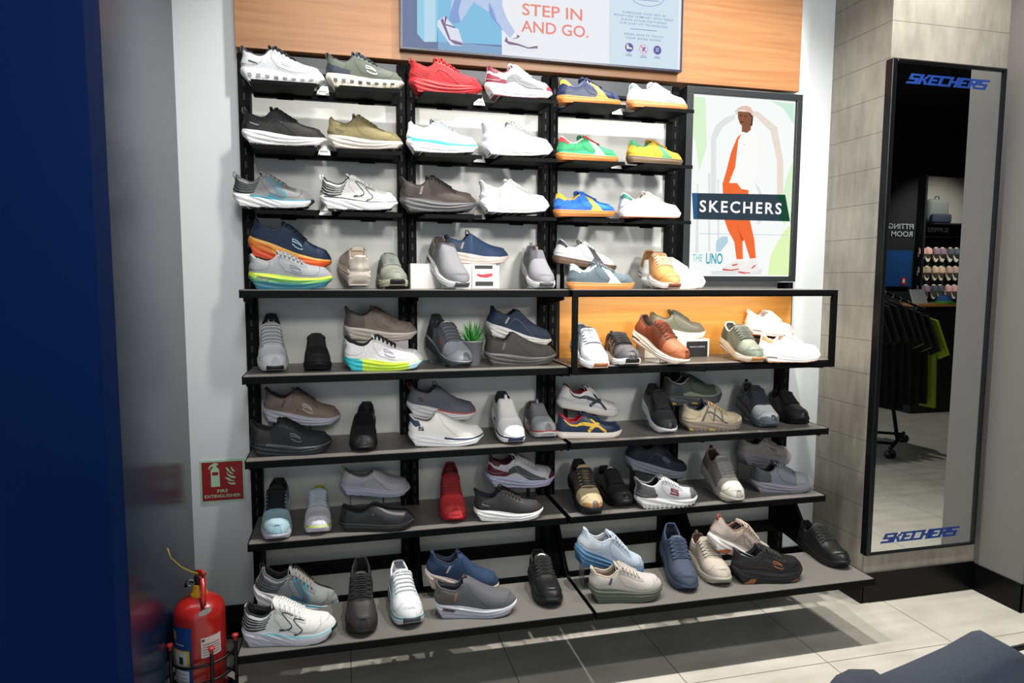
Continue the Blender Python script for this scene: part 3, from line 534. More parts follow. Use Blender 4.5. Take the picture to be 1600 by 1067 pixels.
# ================================================================== shoe generator (built for a 0.30 m right shoe, heel at x=0, toe at x=.30)
def pch(tbl, n=401):
    x = np.array([a for a, _ in tbl], float); y = np.array([b for _, b in tbl], float)
    h = np.diff(x); d = np.diff(y) / h; m = np.zeros(len(x)); m[0] = d[0]; m[-1] = d[-1]
    for i in range(1, len(x) - 1):
        if d[i - 1] * d[i] > 0:
            w1 = 2 * h[i] + h[i - 1]; w2 = h[i] + 2 * h[i - 1]; m[i] = (w1 + w2) / (w1 / d[i - 1] + w2 / d[i])
    xs = np.linspace(0, 1, n); k = np.clip(np.searchsorted(x, xs, 'right') - 1, 0, len(h) - 1); t = (xs - x[k]) / h[k]
    return (2 * t**3 - 3 * t**2 + 1) * y[k] + (t**3 - 2 * t**2 + t) * h[k] * m[k] + (-2 * t**3 + 3 * t**2) * y[k + 1] + (t**3 - t**2) * h[k] * m[k + 1]
XS = np.linspace(0, 1, 401)
ST = {
 'run': dict(bot=[(0, .014), (.07, .004), (.15, 0), (.62, 0), (.78, .004), (.9, .010), (1, .020)], mid=[(0, .056), (.08, .050), (.25, .047), (.45, .039), (.62, .033), (.78, .033), (.9, .037), (1, .043)],
   E=[(0, .116), (.025, .122), (.055, .116), (.10, .106), (.16, .097), (.23, .093), (.29, .099), (.355, .117), (.40, .118), (.5, .106), (.62, .088), (.75, .075), (.86, .071), (.93, .069), (.975, .066), (1, .062)],
   w=[(0, .034), (.15, .037), (.35, .037), (.5, .042), (.68, .049), (.82, .049), (1, .044)], sc=.37, tl=.014, hf=.003, sw=.004),
 'slipin': dict(base='run', E=[(0, .122), (.025, .129), (.055, .120), (.10, .108), (.16, .098), (.23, .094), (.29, .100), (.355, .118), (.40, .118), (.5, .106), (.62, .088), (.75, .075), (.86, .071), (.93, .069), (.975, .066), (1, .062)], hf=-.010, tl=.010),
 'slipon': dict(base='run', E=[(0, .116), (.025, .121), (.055, .114), (.10, .105), (.17, .097), (.24, .094), (.30, .101), (.345, .118), (.38, .119), (.47, .108), (.6, .089), (.74, .076), (.86, .071), (.93, .069), (.975, .066), (1, .062)], sc=.345, tl=0, hf=-.006),
 'loafer': dict(base='run', mid=[(0, .040), (.1, .037), (.3, .034), (.5, .030), (.75, .028), (.9, .033), (1, .038)], E=[(0, .092), (.03, .098), (.08, .090), (.16, .080), (.26, .074), (.36, .080), (.42, .094), (.46, .096), (.55, .088), (.66, .076), (.8, .070), (.92, .066), (.97, .062), (1, .057)],
   w=[(0, .031), (.15, .034), (.35, .036), (.5, .042), (.68, .049), (.82, .050), (1, .047)], sc=.43, tl=0, hf=0, sw=.003),
 'court': dict(base='run', bot=[(0, .003), (.05, 0), (.6, 0), (.8, .001), (.93, .005), (1, .011)], mid=[(0, .030), (.1, .029), (.5, .026), (.8, .025), (1, .030)],
   E=[(0, .088), (.03, .100), (.08, .094), (.13, .080), (.2, .071), (.28, .073), (.35, .089), (.41, .095), (.5, .085), (.62, .072), (.75, .060), (.87, .056), (.95, .055), (.98, .053), (1, .050)],
   w=[(0, .029), (.15, .032), (.35, .034), (.5, .040), (.68, .046), (.82, .045), (1, .038)], sc=.38, tl=.014, hf=.004, sw=.002, hr=.35),
 'uno': dict(base='run', bot=[(0, .008), (.06, .002), (.12, 0), (.65, 0), (.8, .004), (.92, .009), (1, .017)], mid=[(0, .052), (.1, .048), (.3, .046), (.45, .038), (.6, .031), (.78, .030), (.9, .034), (1, .040)],
   E=[(0, .114), (.025, .120), (.06, .115), (.11, .105), (.17, .096), (.23, .092), (.29, .097), (.355, .114), (.41, .116), (.5, .106), (.62, .088), (.75, .074), (.86, .070), (.93, .067), (.975, .064), (1, .060)], hf=.004, tl=.012),
 'trail': dict(base='run', bot=[(0, .010), (.06, .002), (.12, 0), (.65, 0), (.8, .003), (.92, .009), (1, .017)], mid=[(0, .050), (.1, .045), (.3, .042), (.5, .037), (.75, .034), (.9, .040), (1, .050)], hf=.004, tl=.016, sw=.005),
 'plush': dict(base='run', mid=[(0, .066), (.08, .060), (.25, .057), (.45, .049), (.62, .043), (.78, .042), (.9, .046), (1, .052)],
   E=[(0, .120), (.025, .127), (.055, .120), (.10, .111), (.16, .102), (.23, .099), (.29, .105), (.355, .122), (.40, .123), (.5, .112), (.62, .095), (.75, .083), (.86, .079), (.93, .077), (.975, .074), (1, .070)], hf=-.006, sw=.006),
}
def style(nm):
    s = dict(ST[nm])
    if 'base' in s: b = dict(ST[s['base']]); b.update(s); s = b
    s['T'] = {k: pch(s[k]) for k in ('bot', 'mid', 'E', 'w')}
    am = .5 if nm in ('court', 'loafer') else 1
    s['T']['E'] = s['T']['E'] + am * (.003 * np.exp(-(XS / .015) ** 2) - .007 * np.exp(-((XS - .065) / .035) ** 2))
    return s
STY = {k: style(k) for k in ST}
def roundf(s, a=.10, b=.72, p=2.3):
    s = np.clip(s, 0, 1); r = np.ones_like(s)
    h = s < a; r[h] = np.sqrt(np.clip(1 - (1 - s[h] / a) ** 2, 0, 1))
    t = s > b; r[t] = np.clip(1 - ((s[t] - b) / (1 - b)) ** p, 0, 1) ** .5
    return r
def bend(s): return .009 * np.clip(s, 0, 1) ** 2.5 - .003 * np.sin(np.pi * np.clip(s, 0, 1))
class Shoe:
    def __init__(k, nm): k.s = STY[nm]; k.T = k.s['T']
    def up(k, s, b, side, off=0.0):
        """upper surface. s along, b 0 bite line .. 1 rim .. 1.5 centre"""
        s, b = np.broadcast_arrays(np.asarray(s, float), np.asarray(b, float)); s = np.clip(s, 0, 1)
        it = lambda n: np.interp(s, XS, k.T[n])
        w = it('w') * roundf(s); zb = it('mid') - .004; E = it('E')
        ph = np.radians(b * 60.0); w = w * (1 - .09 * np.clip(b, 0, 1) * np.exp(-(s / .10) ** 2)); pe = np.interp(s, [0, .1, .35, .55, .8, 1], [.24, .18, .20, .52, .72, .72]); q = .88
        s60 = math.sin(math.radians(60)) ** q
        c = np.clip(np.cos(ph), 1e-6, 1)
        y = w * c ** pe * (1 + .05 * np.sin(np.clip(b, 0, 1) * np.pi)); z = zb + (E - zb) * np.sin(np.clip(ph, 0, np.pi / 2)) ** q / s60
        y = np.where(b >= 1.5, 0, y)
        op = (s < k.s['sc']) & (s > .028) & (b > 1)
        yr = w * (.5 ** pe); f = np.clip((b - 1) / .5, 0, 1)
        fl = zb + .006
        zi = np.where(f < .12, E + .0015, np.where(f < .62, E - (E - fl) * np.clip((f - .12) / .5, 0, 1), fl))
        yi = np.where(f < .12, yr - f / .12 * .006, np.where(f < .62, yr - .006, (yr - .006) * (1 - (f - .62) / .38)))
        yi = np.maximum(yi, 0)
        y = np.where(op, yi, y); z = np.where(op, zi, z)
        cl = (s <= .028) & (b > 1); z = np.where(cl, E, z); y = np.where(cl, yr * (1 - f), y)
        x = .006 + s * .288
        rel = np.clip((z - zb) / (.112 - .045), 0, 1.4); fo = np.exp(-(s / .13) ** 2)
        x = x + fo * np.interp(rel, [0, .25, .6, .85, 1.15], [0, -.003, .004, .004 + k.s['hf'] * .3, k.s['hf'] + .004])
        x = x - np.clip((s - .82) / .18, 0, 1) ** 2 * .016 * np.clip((z - zb) / .024, 0, 1.1) ** 1.8
        P = np.stack([x, bend(s) + side * y, z], -1)
        if off:
            e = 2e-3
            s1 = np.clip(s, 4e-3, 1 - 4e-3)
            A = k.up(s1 + e, b, side) - k.up(s1 - e, b, side)
            bb = np.clip(b, .01, .97 if np.max(b) <= 1.0 else 1.47)
            B = k.up(s1, bb + .02, side) - k.up(s1, bb - .02, side)
            N = np.cross(A, B) * (-side); L = np.linalg.norm(N, axis=-1, keepdims=True); N = N / np.maximum(L, 1e-9)
            N = np.where(N[..., 1:2] * side < -.3, -N, N)
            N[..., 1] = np.where(b >= 1.45, 0, N[..., 1])
            P = P + N * off
        return P
    def sole(k, s, t, side, off=0.0, ridge=None):
        """sole side wall, t 0 bottom .. 1 top"""
        s, t = np.broadcast_arrays(np.asarray(s, float), np.asarray(t, float)); s = np.clip(s, 0, 1)
        it = lambda n: np.interp(s, XS, k.T[n])
        sw = k.s['sw']; w = (it('w') * (1.0) + sw) * roundf(s)
        zb = it('bot'); zt = it('mid')
        d = ridge(s, t) if ridge is not None else 0
        fullw = w * (.94 + .085 * np.sin(np.clip(t, 0, 1) * 2.6)) + (off + d) * np.clip(roundf(s) * 3, 0, 1)
        z = zb + (zt - zb) * t; x = s * .30
        x = x + np.exp(-(s / .07) ** 2) * k.s.get('hr', 1) * (.030 * (1 - t) ** 2.6 + .005 * np.clip((t - .55) / .45, 0, 1) ** 2) - np.clip((s - .84) / .16, 0, 1) ** 2 * k.s.get('hr', 1) * (.024 * (1 - t) ** 2.2 + .009 * np.clip((t - .5) / .5, 0, 1) ** 2)
        x = x - off * np.exp(-(s / .02) ** 2) + off * np.exp(-((1 - s) / .02) ** 2)
        return np.stack([x, bend(s) + side * fullw, z], -1)
def cosn(n, a=0., b=1.):
    t = np.linspace(0, 1, n); u = .5 - .5 * np.cos(np.pi * t); return a + (b - a) * (.55 * u + .45 * t)
SU = cosn(58); SSO = cosn(76)
def ridge_fn(kind):
    if kind == 'wave':
        return lambda s, t: .0016 * np.sin(2 * np.pi * (3.0 * t + 1.35 * np.sin(np.pi * np.clip(s * 1.0, 0, 1)) * (1 - .3 * s))) * np.exp(-((s - .4) / .42) ** 4) * np.clip(np.sin(np.clip(t, 0, 1) * np.pi) * 2, 0, 1)
    if kind == 'fan':
        return lambda s, t: .0016 * np.sin(2 * np.pi * (2.6 * t + 2.8 * s + 3 * s * s)) * np.clip((.62 - s) / .15, 0, 1) * np.clip(np.sin(np.clip(t, 0, 1) * np.pi) * 2, 0, 1)
    if kind == 'stack':
        return lambda s, t: .0028 * np.sin(2 * np.pi * (4.0 * t + .25 * np.sin(2.2 * np.pi * s))) * np.clip(np.sin(np.clip(t, 0, 1) * np.pi) * 2.5, 0, 1)
    if kind == 'pods':
        return lambda s, t: np.where((np.abs(((s * 13) % 1) - .5) < .06) & (t < .35), -.003, 0.)
    if kind == 'lug':
        return lambda s, t: np.where(t < .3, .0022 * np.sign(np.sin(2 * np.pi * s * 15)), .001 * np.sin(2 * np.pi * (2 * t + 2.2 * s)))
    if kind == 'cup':
        return lambda s, t: np.where(np.abs(t - .72) < .06, -.0012, 0.)
    return lambda s, t: .0010 * np.sin(2 * np.pi * (2 * t + .8 * s)) * (t > .15)
def decal(mb, fn, poly, m, off, du=.022, dv=.012, su=.29, sv=.055):
    """polygon in (s, b) laid on surface fn(s, b, off)"""
    P = [np.array([p[0] * su, p[1] * sv]) for p in poly]
    bd = []
    for i in range(len(P)):
        a, b = P[i], P[(i + 1) % len(P)]; L = np.linalg.norm(b - a); nn = max(1, int(L / .006))
        for j in range(nn): bd.append(a + (b - a) * j / nn)
    A = np.array(bd); x0, y0 = A.min(0); x1, y1 = A.max(0)
    ins = []
    def inside(p):
        c = False; j = len(P) - 1
        for i in range(len(P)):
            if (P[i][1] > p[1]) != (P[j][1] > p[1]) and p[0] < (P[j][0] - P[i][0]) * (p[1] - P[i][1]) / (P[j][1] - P[i][1]) + P[i][0]: c = not c
            j = i
        return c
    for gx in np.arange(x0 + .003, x1, .0075):
        for gy in np.arange(y0 + .003, y1, .0065):
            if inside((gx, gy)): ins.append((gx, gy))
    vs = [Vector((float(p[0]), float(p[1]))) for p in bd] + [Vector((float(p[0]), float(p[1]))) for p in ins]
    r = geometry.delaunay_2d_cdt(vs, [], [list(range(len(bd)))], 1, 1e-7)
    V = np.array([[v.x / su, v.y / sv] for v in r[0]])
    if len(V) < 3 or not len(r[2]): return
    Q = fn(V[:, 0], V[:, 1], off)
    mb.add(Q, [list(f) for f in r[2]], m, True)
def ribbon(pts, w):
    """polyline in (s,b) -> polygon of width w (metres)"""
    su, sv = .29, .055; P = [np.array([p[0] * su, p[1] * sv]) for p in pts]; Lp = []; Rp = []
    ws = w if hasattr(w, '__len__') else [w] * len(P)
    for i, p in enumerate(P):
        a = P[max(i - 1, 0)]; b = P[min(i + 1, len(P) - 1)]; t = b - a; t = t / max(np.linalg.norm(t), 1e-9); nrm = np.array([-t[1], t[0]]) * ws[i] / 2
        Lp.append(p + nrm); Rp.append(p - nrm)
    return [(p[0] / su, p[1] / sv) for p in Lp + Rp[::-1]]
def smooth_pl(pts, n=5):
    P = [np.array(p, float) for p in pts]; out = []
    for i in range(len(P) - 1):
        p0 = P[max(i - 1, 0)]; p1 = P[i]; p2 = P[i + 1]; p3 = P[min(i + 2, len(P) - 1)]
        for j in range(n):
            t = j / n; out.append(tuple(.5 * ((2 * p1) + (-p0 + p2) * t + (2 * p0 - 5 * p1 + 4 * p2 - p3) * t * t + (-p0 + 3 * p1 - 3 * p2 + p3) * t**3)))
    out.append(tuple(P[-1])); return out
SHAPES = {
 'heelcap': [[(.005, .02), (.16, .02), (.19, .3), (.13, .75), (.03, .92), (.005, .92)]],
 'heelpanel': [[(.005, .02), (.27, .02), (.27, .5), (.24, .93), (.005, .95)]],
 'heeltab': [[(.005, .55), (.10, .45), (.16, .60), (.13, .97), (.03, .98), (.005, .98)]],
 'heeltop': [[(.005, .62), (.13, .62), (.17, .97), (.02, .98), (.005, .98)]],
 'heelside': [[(.005, .02), (.22, .02), (.30, .12), (.30, .28), (.16, .42), (.005, .46)]],
 'toecap': [[(.84, .02), (.985, .02), (.985, .9), (.97, 1.5), (.88, 1.5), (.82, .8)]],
 'toebump': [[(.88, .02), (.99, .02), (.99, .75), (.94, .62), (.87, .30)]],
 'forefoot': [[(.66, .02), (.985, .02), (.985, .9), (.975, 1.5), (.70, 1.5), (.66, .9)]],
 'band': [[(.02, .01), (.98, .01), (.985, .34), (.85, .24), (.6, .16), (.4, .20), (.2, .14), (.02, .22)]],
 'bandlo': [[(.02, .0), (.98, .0), (.985, .14), (.6, .09), (.3, .09), (.02, .12)]],
 'saddle': [[(.27, .12), (.40, .22), (.60, .02), (.86, .02), (.80, .20), (.62, .42), (.42, .56), (.28, .48)]],
 'mids': [[(.30, .05), (.62, .05), (.60, .55), (.52, .95), (.38, .95), (.34, .5)]],
 'arrow': [[(.455, .97), (.585, .97), (.600, .72), (.745, .03), (.545, .03), (.575, .28), (.520, .60)]],
 'fstripe': [ribbon([(.08, .80), (.2, .62), (.42, .45), (.60, .52)], [.004, .009, .012, .013]), ribbon([(.49, .95), (.73, .12)], .011), ribbon([(.62, .80), (.46, .06)], .011)],
 'heelstr': [ribbon(smooth_pl([(.015, .75 - i * .14), (.12, .66 - i * .145), (.25, .70 - i * .13), (.34 - i * .02, .80 - i * .14)]), [.0052 if j < 8 else .0036 for j in range(16)]) for i in range(5)],
 'heelrib': [ribbon(smooth_pl([(.01, .92 - i * .17), (.11, .74 - i * .155), (.25, .60 - i * .12)]), .0022) for i in range(5)],
 'slogo': [ribbon(smooth_pl([(.62, .52), (.57, .60), (.51, .57), (.50, .50)]), .0030), ribbon(smooth_pl([(.63, .44), (.58, .50), (.50, .44)]), .0030), ribbon(smooth_pl([(.64, .36), (.63, .29), (.57, .27), (.51, .33)]), .0030)],
 'slash': [ribbon([(.49, .55 - i * .08), (.60 + i * .005, .57 - i * .08)], .0022) for i in range(3)],
 'bigS': [[(.42, .95), (.60, .95), (.61, .84), (.54, .80), (.64, .46), (.67, .24), (.61, .07), (.43, .04), (.44, .14), (.55, .22), (.54, .38), (.42, .70)]],
 'bigSi': [[(.445, .89), (.575, .89), (.51, .80), (.615, .44), (.64, .25), (.59, .12), (.47, .10), (.575, .22), (.565, .40), (.445, .72)]],
 'bigSo': [ribbon(smooth_pl([(.565, .93), (.49, .92), (.45, .82), (.50, .62), (.555, .42), (.52, .22), (.42, .12)]), .0032), ribbon(smooth_pl([(.68, .88), (.60, .84), (.575, .72), (.62, .52), (.665, .34), (.64, .16), (.58, .06)]), .0032)],
 'letterS': [[(.50, .66), (.62, .66), (.62, .58), (.53, .58), (.53, .52), (.62, .52), (.62, .28), (.49, .28), (.49, .36), (.59, .36), (.59, .44), (.50, .44)]],
 'smallS': [[(.13, .52), (.20, .52), (.20, .46), (.155, .46), (.155, .42), (.20, .42), (.20, .26), (.125, .26), (.125, .32), (.175, .32), (.175, .36), (.13, .36)]],
 'heelbar': [[(.10, .34), (.21, .30), (.21, .36), (.10, .41)]],
 'tag': [[(.225, .30), (.255, .26), (.285, .78), (.258, .84)]],
 'seam': [ribbon([(.36, .95), (.37, .5), (.44, .2), (.62, .14), (.80, .22), (.86, .6), (.85, 1.2)], .0014), ribbon([(.26, .92), (.25, .45), (.16, .2), (.01, .15)], .0014)],
 'overlay': [ribbon(smooth_pl([(.28, .1), (.36, .5), (.50, .45), (.62, .18), (.70, .05)]), .005)],
 'vline': [ribbon(smooth_pl([(.40, .98), (.46, .60), (.56, .34), (.66, .10)]), .0014)],
 'eye': [[(.365, .78), (.70, .70), (.70, 1.02), (.37, 1.0)]],
 'vstrap': [ribbon([(.30, .1), (.40, .93)], .007), ribbon([(.47, .1), (.50, .93)], .006), ribbon([(.62, .1), (.59, .93)], .006)],
 'mesh': [ribbon([(.40, .20 + i * .14), (.68, .12 + i * .13)], .0012) for i in range(5)],
}
def darker(h, f):
    h = h.lstrip('#'); return '#%02x%02x%02x' % tuple(int(min(255, int(h[i:i + 2], 16) * f)) for i in (0, 2, 4))
def weld(o, d=1e-5):
    bm = bmesh.new(); bm.from_mesh(o.data); bmesh.ops.remove_doubles(bm, verts=bm.verts, dist=d)
    bmesh.ops.recalc_face_normals(bm, faces=bm.faces); bm.to_mesh(o.data); bm.free(); return o
def build_shoe(key, sp, root):
    st = sp.get('s', 'run'); S = Shoe(st); k = S.s; fin = sp.get('f', 'mesh'); rg = .75 if fin in ('mesh', 'knit', 'suede') else .38
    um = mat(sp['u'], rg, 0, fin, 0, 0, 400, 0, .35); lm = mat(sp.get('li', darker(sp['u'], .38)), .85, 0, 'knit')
    sb = np.concatenate([np.linspace(0, .9, 13), [.95, 1.0]]); n1 = len(sb)
    # ---- upper (outer skin, closed over the forefoot)
    b_in = np.array([1.06, 1.13, 1.2, 1.27, 1.31, 1.36, 1.42, 1.5])
    mb = MB(); sc = k['sc']
    ff = np.unique(np.concatenate([SU, [sc - 1e-4, sc + 1e-4, .0279, .0281]]))
    left = S.up(ff[:, None], sb[None, :], 1); right = S.up(ff[:, None], sb[None, :], -1)
    mb.grid(left, um, flip=True); mb.grid(right, um)
    top = np.concatenate([S.up(ff[:, None], np.concatenate([[1.0], b_in])[None, :], 1), S.up(ff[:, None], np.concatenate([[1.0], b_in])[::-1][None, 1:], -1)], 1)
    i0 = [i for i in range(len(ff)) if ff[i] > sc]; j0 = [i for i in range(len(ff)) if ff[i] <= .028]
    mb.grid(top[i0[0]:], um, flip=True); mb.grid(top[:j0[-1] + 1], um, flip=True)
    weld(mb.build('upper', root))
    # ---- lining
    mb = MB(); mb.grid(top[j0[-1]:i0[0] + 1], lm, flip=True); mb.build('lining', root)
    # ---- padded collar
    cm = mat(sp.get('co', darker(sp['u'], .8)), .8, 0, 'knit')
    cs = np.linspace(sc + .004, .03, 16)
    A = S.up(cs, np.full(16, 1.0), 1); B = S.up(cs[::-1], np.full(16, 1.0), -1)
    A[:, 1] -= .0025; B[:, 1] += .0025
    back = S.up(np.array([.022]), np.array([1.0]), 1)[0]; back[1] = bend(np.array([.02]))[0]; back[0] += .002
    mb = MB(); mb.tube([tuple(p) for p in A] + [tuple(back)] + [tuple(p) for p in B], .0038, cm, 8); mb.build('collar', root)
    # ---- midsole
    rd = ridge_fn(sp.get('r', 'wave' if st not in ('court', 'loafer') else 'cup'))
    mm = sp.get('m', '#eeeeee'); line = sp.get('ml')
    tt = np.linspace(0, 1, 19)
    def mcol(s, t):
        c = mm
        if isinstance(mm, list):
            c = mm[-1][1]
            for lim, cc in mm:
                if s < lim: c = cc; break
        if sp.get('mg') and t < sp['mg'][0]: c = sp['mg'][1]
        if line and t > line[1] and s > (line[2] if len(line) > 2 else 0): c = line[0]
        if sp.get('mt') and s > .965: c = sp['mt']
        return mat(c, .5, 0, 'foam', 0, 0, 400, 0, .4)
    mb = MB(); g1 = S.sole(SSO[:, None], tt[None, :], 1, 0, rd); g2 = S.sole(SSO[:, None], tt[None, :], -1, 0, rd)
    mf = lambda i, j: mcol(SSO[i], (tt[j] + tt[j + 1]) / 2)
    mb.grid(g1, None, mf, flip=True); mb.grid(g2, None, mf)
    fr = np.array([1, .8, .5, 0, -.5, -.8, -1.])
    def cap(t, dz):
        a = S.sole(SSO, np.full(len(SSO), t), 1, 0, rd); c = S.sole(SSO, np.full(len(SSO), t), -1, 0, rd); mid = (a + c) / 2; hw = (a - c) / 2
        g = mid[:, None, :] + hw[:, None, :] * fr[None, :, None]; g[..., 2] += dz * (1 - np.abs(fr))[None, :]
        return g
    mb.grid(cap(1., -.004), mcol(.5, .5)); mb.grid(cap(0., 0), mcol(.5, .1), flip=True)
    mid_o = mb.build('midsole', root)
    # ---- outsole
    om = mat(sp.get('o', '#1a1a1c'), .7, 0, '', 0, .05, 200)
    th = .004 if st != 'court' else .003
    n = 60; so = cosn(n, .01, .99); a = S.sole(so, np.zeros(n), 1, .0006); c = S.sole(so, np.zeros(n), -1, .0006)
    up2 = np.array([0, 0, th]); mb = MB()
    lug = (np.where(np.sin(2 * np.pi * so * (13 if st == 'trail' else 9)) > -.5, 0, .0018)) if st != 'court' else 0 * so
    al = a.copy(); cl2 = c.copy(); al[:, 2] += lug - .0012; cl2[:, 2] += lug - .0012
    fm2 = (al + cl2) / 2
    ring = np.stack([a + up2, al, fm2, cl2, c + up2], 1)
    mb.grid(ring, om, smooth=False)
    if sp.get('tg'):
        tg = mat(sp['tg'], .55); sg = np.linspace(.955, 1, 7); tv = np.linspace(0, .95, 6)
        for sd, fl in ((1, True), (-1, False)): mb.grid(S.sole(sg[:, None], tv[None, :], sd, .0012), tg, flip=fl)
    mb.build('outsole', root)
    # ---- tongue and laces
    lc = sp.get('la')
    if lc:
        tm = mat(sp.get('t', sp['u']), .8, 0, 'knit'); sA = np.linspace(.66, sc + .003, 14)
        bs = np.array([1.03, 1.15, 1.3, 1.5])
        L1 = S.up(sA[:, None], bs[None, :], 1, .0012); L2 = S.up(sA[:, None], bs[::-1][None, 1:], -1, .0012)
        G = np.concatenate([L1, L2], 1); last = G[-1]; ext = []
        for e in (.25, .5, .75, 1.0):
            q = last.copy(); q[:, 0] -= k['tl'] * e * .55; q[:, 2] += k['tl'] * e * (1 - .25 * e); ctr = q[:, 1].mean(); q[:, 1] = ctr + (q[:, 1] - ctr) * (.95 - .25 * e * e); ext.append(q)
        bk = ext[-1].copy(); bk[:, 0] -= .006; bk[:, 2] -= .002; bk2 = last.copy(); bk2[:, 0] -= .009; bk2[:, 2] -= .008
        G = np.concatenate([G, np.array(ext), bk[None], bk2[None]], 0)
        mb = MB(); mb.grid(G, tm); tg_o = mb.build('tongue', root)
        if sp.get('tb'):
            q = ext[1]; q2 = ext[3]; ctr = (q[3] + q2[3]) / 2
            mb = MB(); mb.grid(np.array([[q[1], q[3], q[5]], [q2[1], q2[3], q2[5]]]) + np.array([.0012, 0, .0008]), mat(sp['tb'], .6)); mb.build('tongue_label', tg_o)
        lm2 = mat(lc, .8, 0, 'knit'); mb = MB(); ev = np.linspace(.64, sc + .02, 6)
        bb = np.concatenate([np.linspace(.94, 1.5, 6)])
        for i in range(len(ev)):
            for d in ((0, 1) if i < len(ev) - 1 else (0,)):
                s0, s1 = (ev[i], ev[i + 1]) if (d == 1) else (ev[i], ev[i])
                for sgn in ((1, -1) if d == 1 else (1,)):
                    p1 = S.up(np.linspace(s0, (s0 + s1) / 2, 6), bb, sgn, .0036); p2 = S.up(np.linspace((s0 + s1) / 2, s1, 6), bb[::-1], -sgn, .0036)
                    if d == 1 and sp.get('bars'): continue
                    mb.tube([tuple(p) for p in p1] + [tuple(p) for p in p2[1:]], .0024, lm2, 6)
        if sp.get('bow', 1):
            c0 = S.up(np.array([sc + .02]), np.array([1.5]), 1)[0] + np.array([0, 0, .005])
            for sgn in (1, -1):
                loop = [(c0[0] + .006 * math.sin(t * math.pi) * 2, c0[1] + sgn * .034 * math.sin(t * math.pi) ** .8 * (1 if t < .5 else .8), c0[2] + .006 * math.sin(t * 2 * math.pi) - .010 * math.sin(t * math.pi)) for t in np.linspace(0, 1, 11)]
                mb.tube(loop, .0021, lm2, 6)
                mb.tube([c0, c0 + np.array([.010, sgn * .014, -.004]), c0 + np.array([.022, sgn * .030, -.017]), c0 + np.array([.030, sgn * .036, -.030])], .0020, lm2, 6)
        mb.build('laces', root)
    # ---- pull loops
    pl = sp.get('pl')
    if pl:
        pm = mat(pl, .7); mb = MB()
        p = S.up(np.array([.012]), np.array([1.0]), 1)[0]; yc = bend(np.array([.0]))[0]
        for w_ in (-.0035, 0, .0035): mb.tube([(p[0] - .001, yc + w_, p[2] - .016), (p[0] - .010, yc + w_, p[2] - .004), (p[0] - .010, yc + w_, p[2] + .010), (p[0] - .002, yc + w_, p[2] + .012), (p[0] + .005, yc + w_, p[2] - .004)], .0022, pm, 5)
        mb.build('heel_pull', root)
    if sp.get('pt'):
        pm = mat(sp['pt'], .7); mb = MB(); p = S.up(np.array([sc + .004]), np.array([1.5]), 1)[0]
        for w_ in (-.0035, 0, .0035): mb.tube([(p[0] + .016, p[1] + w_, p[2] - .006), (p[0] + .002, p[1] + w_, p[2] + .014), (p[0] - .006, p[1] + w_, p[2] + .016), (p[0] - .008, p[1] + w_, p[2] + .002), (p[0] - .006, p[1] + w_, p[2] - .014)], .0020, pm, 5)
        mb.build('front_pull', root)
    # ---- panels and marks on the sides
    dec = list(sp.get('d', [])); nmz = [q[0] for q in dec]
    if st in ('run', 'slipin', 'plush', 'trail', 'uno', 'court') and 'seam' not in nmz: dec.append(('seam', darker(sp['u'], .72)))
    if lc and 'eye' not in nmz and st != 'court': dec.insert(0, ('eye', darker(sp['u'], .86)))
    if st in ('slipon', 'loafer'): dec.append(('vline', darker(sp['u'], .74)))
    for i, (shp, colr) in enumerate(dec):
        m_ = mat(colr, .6 if shp not in ('slogo', 'slash', 'letterS') else .4, 0, 'leather' if st in ('court', 'uno') else ''); mb = MB()
        nm_ = {'heelcap': 'heel_counter', 'heelpanel': 'heel_panel', 'heelside': 'heel_panel', 'heeltab': 'heel_tab', 'heeltop': 'heel_tab', 'toecap': 'toe_cap', 'toebump': 'toe_cap', 'forefoot': 'vamp', 'eye': 'eyestay', 'slogo': 'side_logo', 'letterS': 'side_logo', 'smallS': 'side_logo', 'bigS': 'side_logo', 'bigSo': 'side_logo', 'bigSi': 'side_logo', 'arrow': 'side_arrow', 'fstripe': 'side_stripes', 'heelstr': 'heel_stripes', 'heelrib': 'heel_ribs', 'slash': 'side_mark', 'heelbar': 'side_mark', 'tag': 'side_tab', 'seam': 'seam', 'vstrap': 'side_straps', 'vline': 'seam', 'mesh': 'side_ribs'}.get(shp, 'side_overlay')
        both = nm_ in ('heel_counter', 'heel_panel', 'heel_tab', 'toe_cap', 'vamp') and shp != 'toebump'
        for sd in (1, -1):
            for poly in SHAPES[shp]: decal(mb, lambda s, b, o, sd=sd: S.up(s, b, sd, o), poly, m_, .0009 + .0004 * i)
            if not both: mb.build(nm_, root); mb = MB()
        if both: weld(mb.build(nm_, root), 2e-4)
    sds = list(sp.get('sd', []))
    if st in ('run', 'slipin', 'plush', 'slipon') and sp.get('r', 'wave') == 'wave': sds.append(('lines', darker(mm if isinstance(mm, str) else mm[0][1], .70)))
    if st in ('run', 'slipin', 'plush') and sp.get('r') == 'fan': sds.append(('fan', darker(mm, .72)))
    if st == 'court': sds.append(('foxline', darker(mm, .78)))
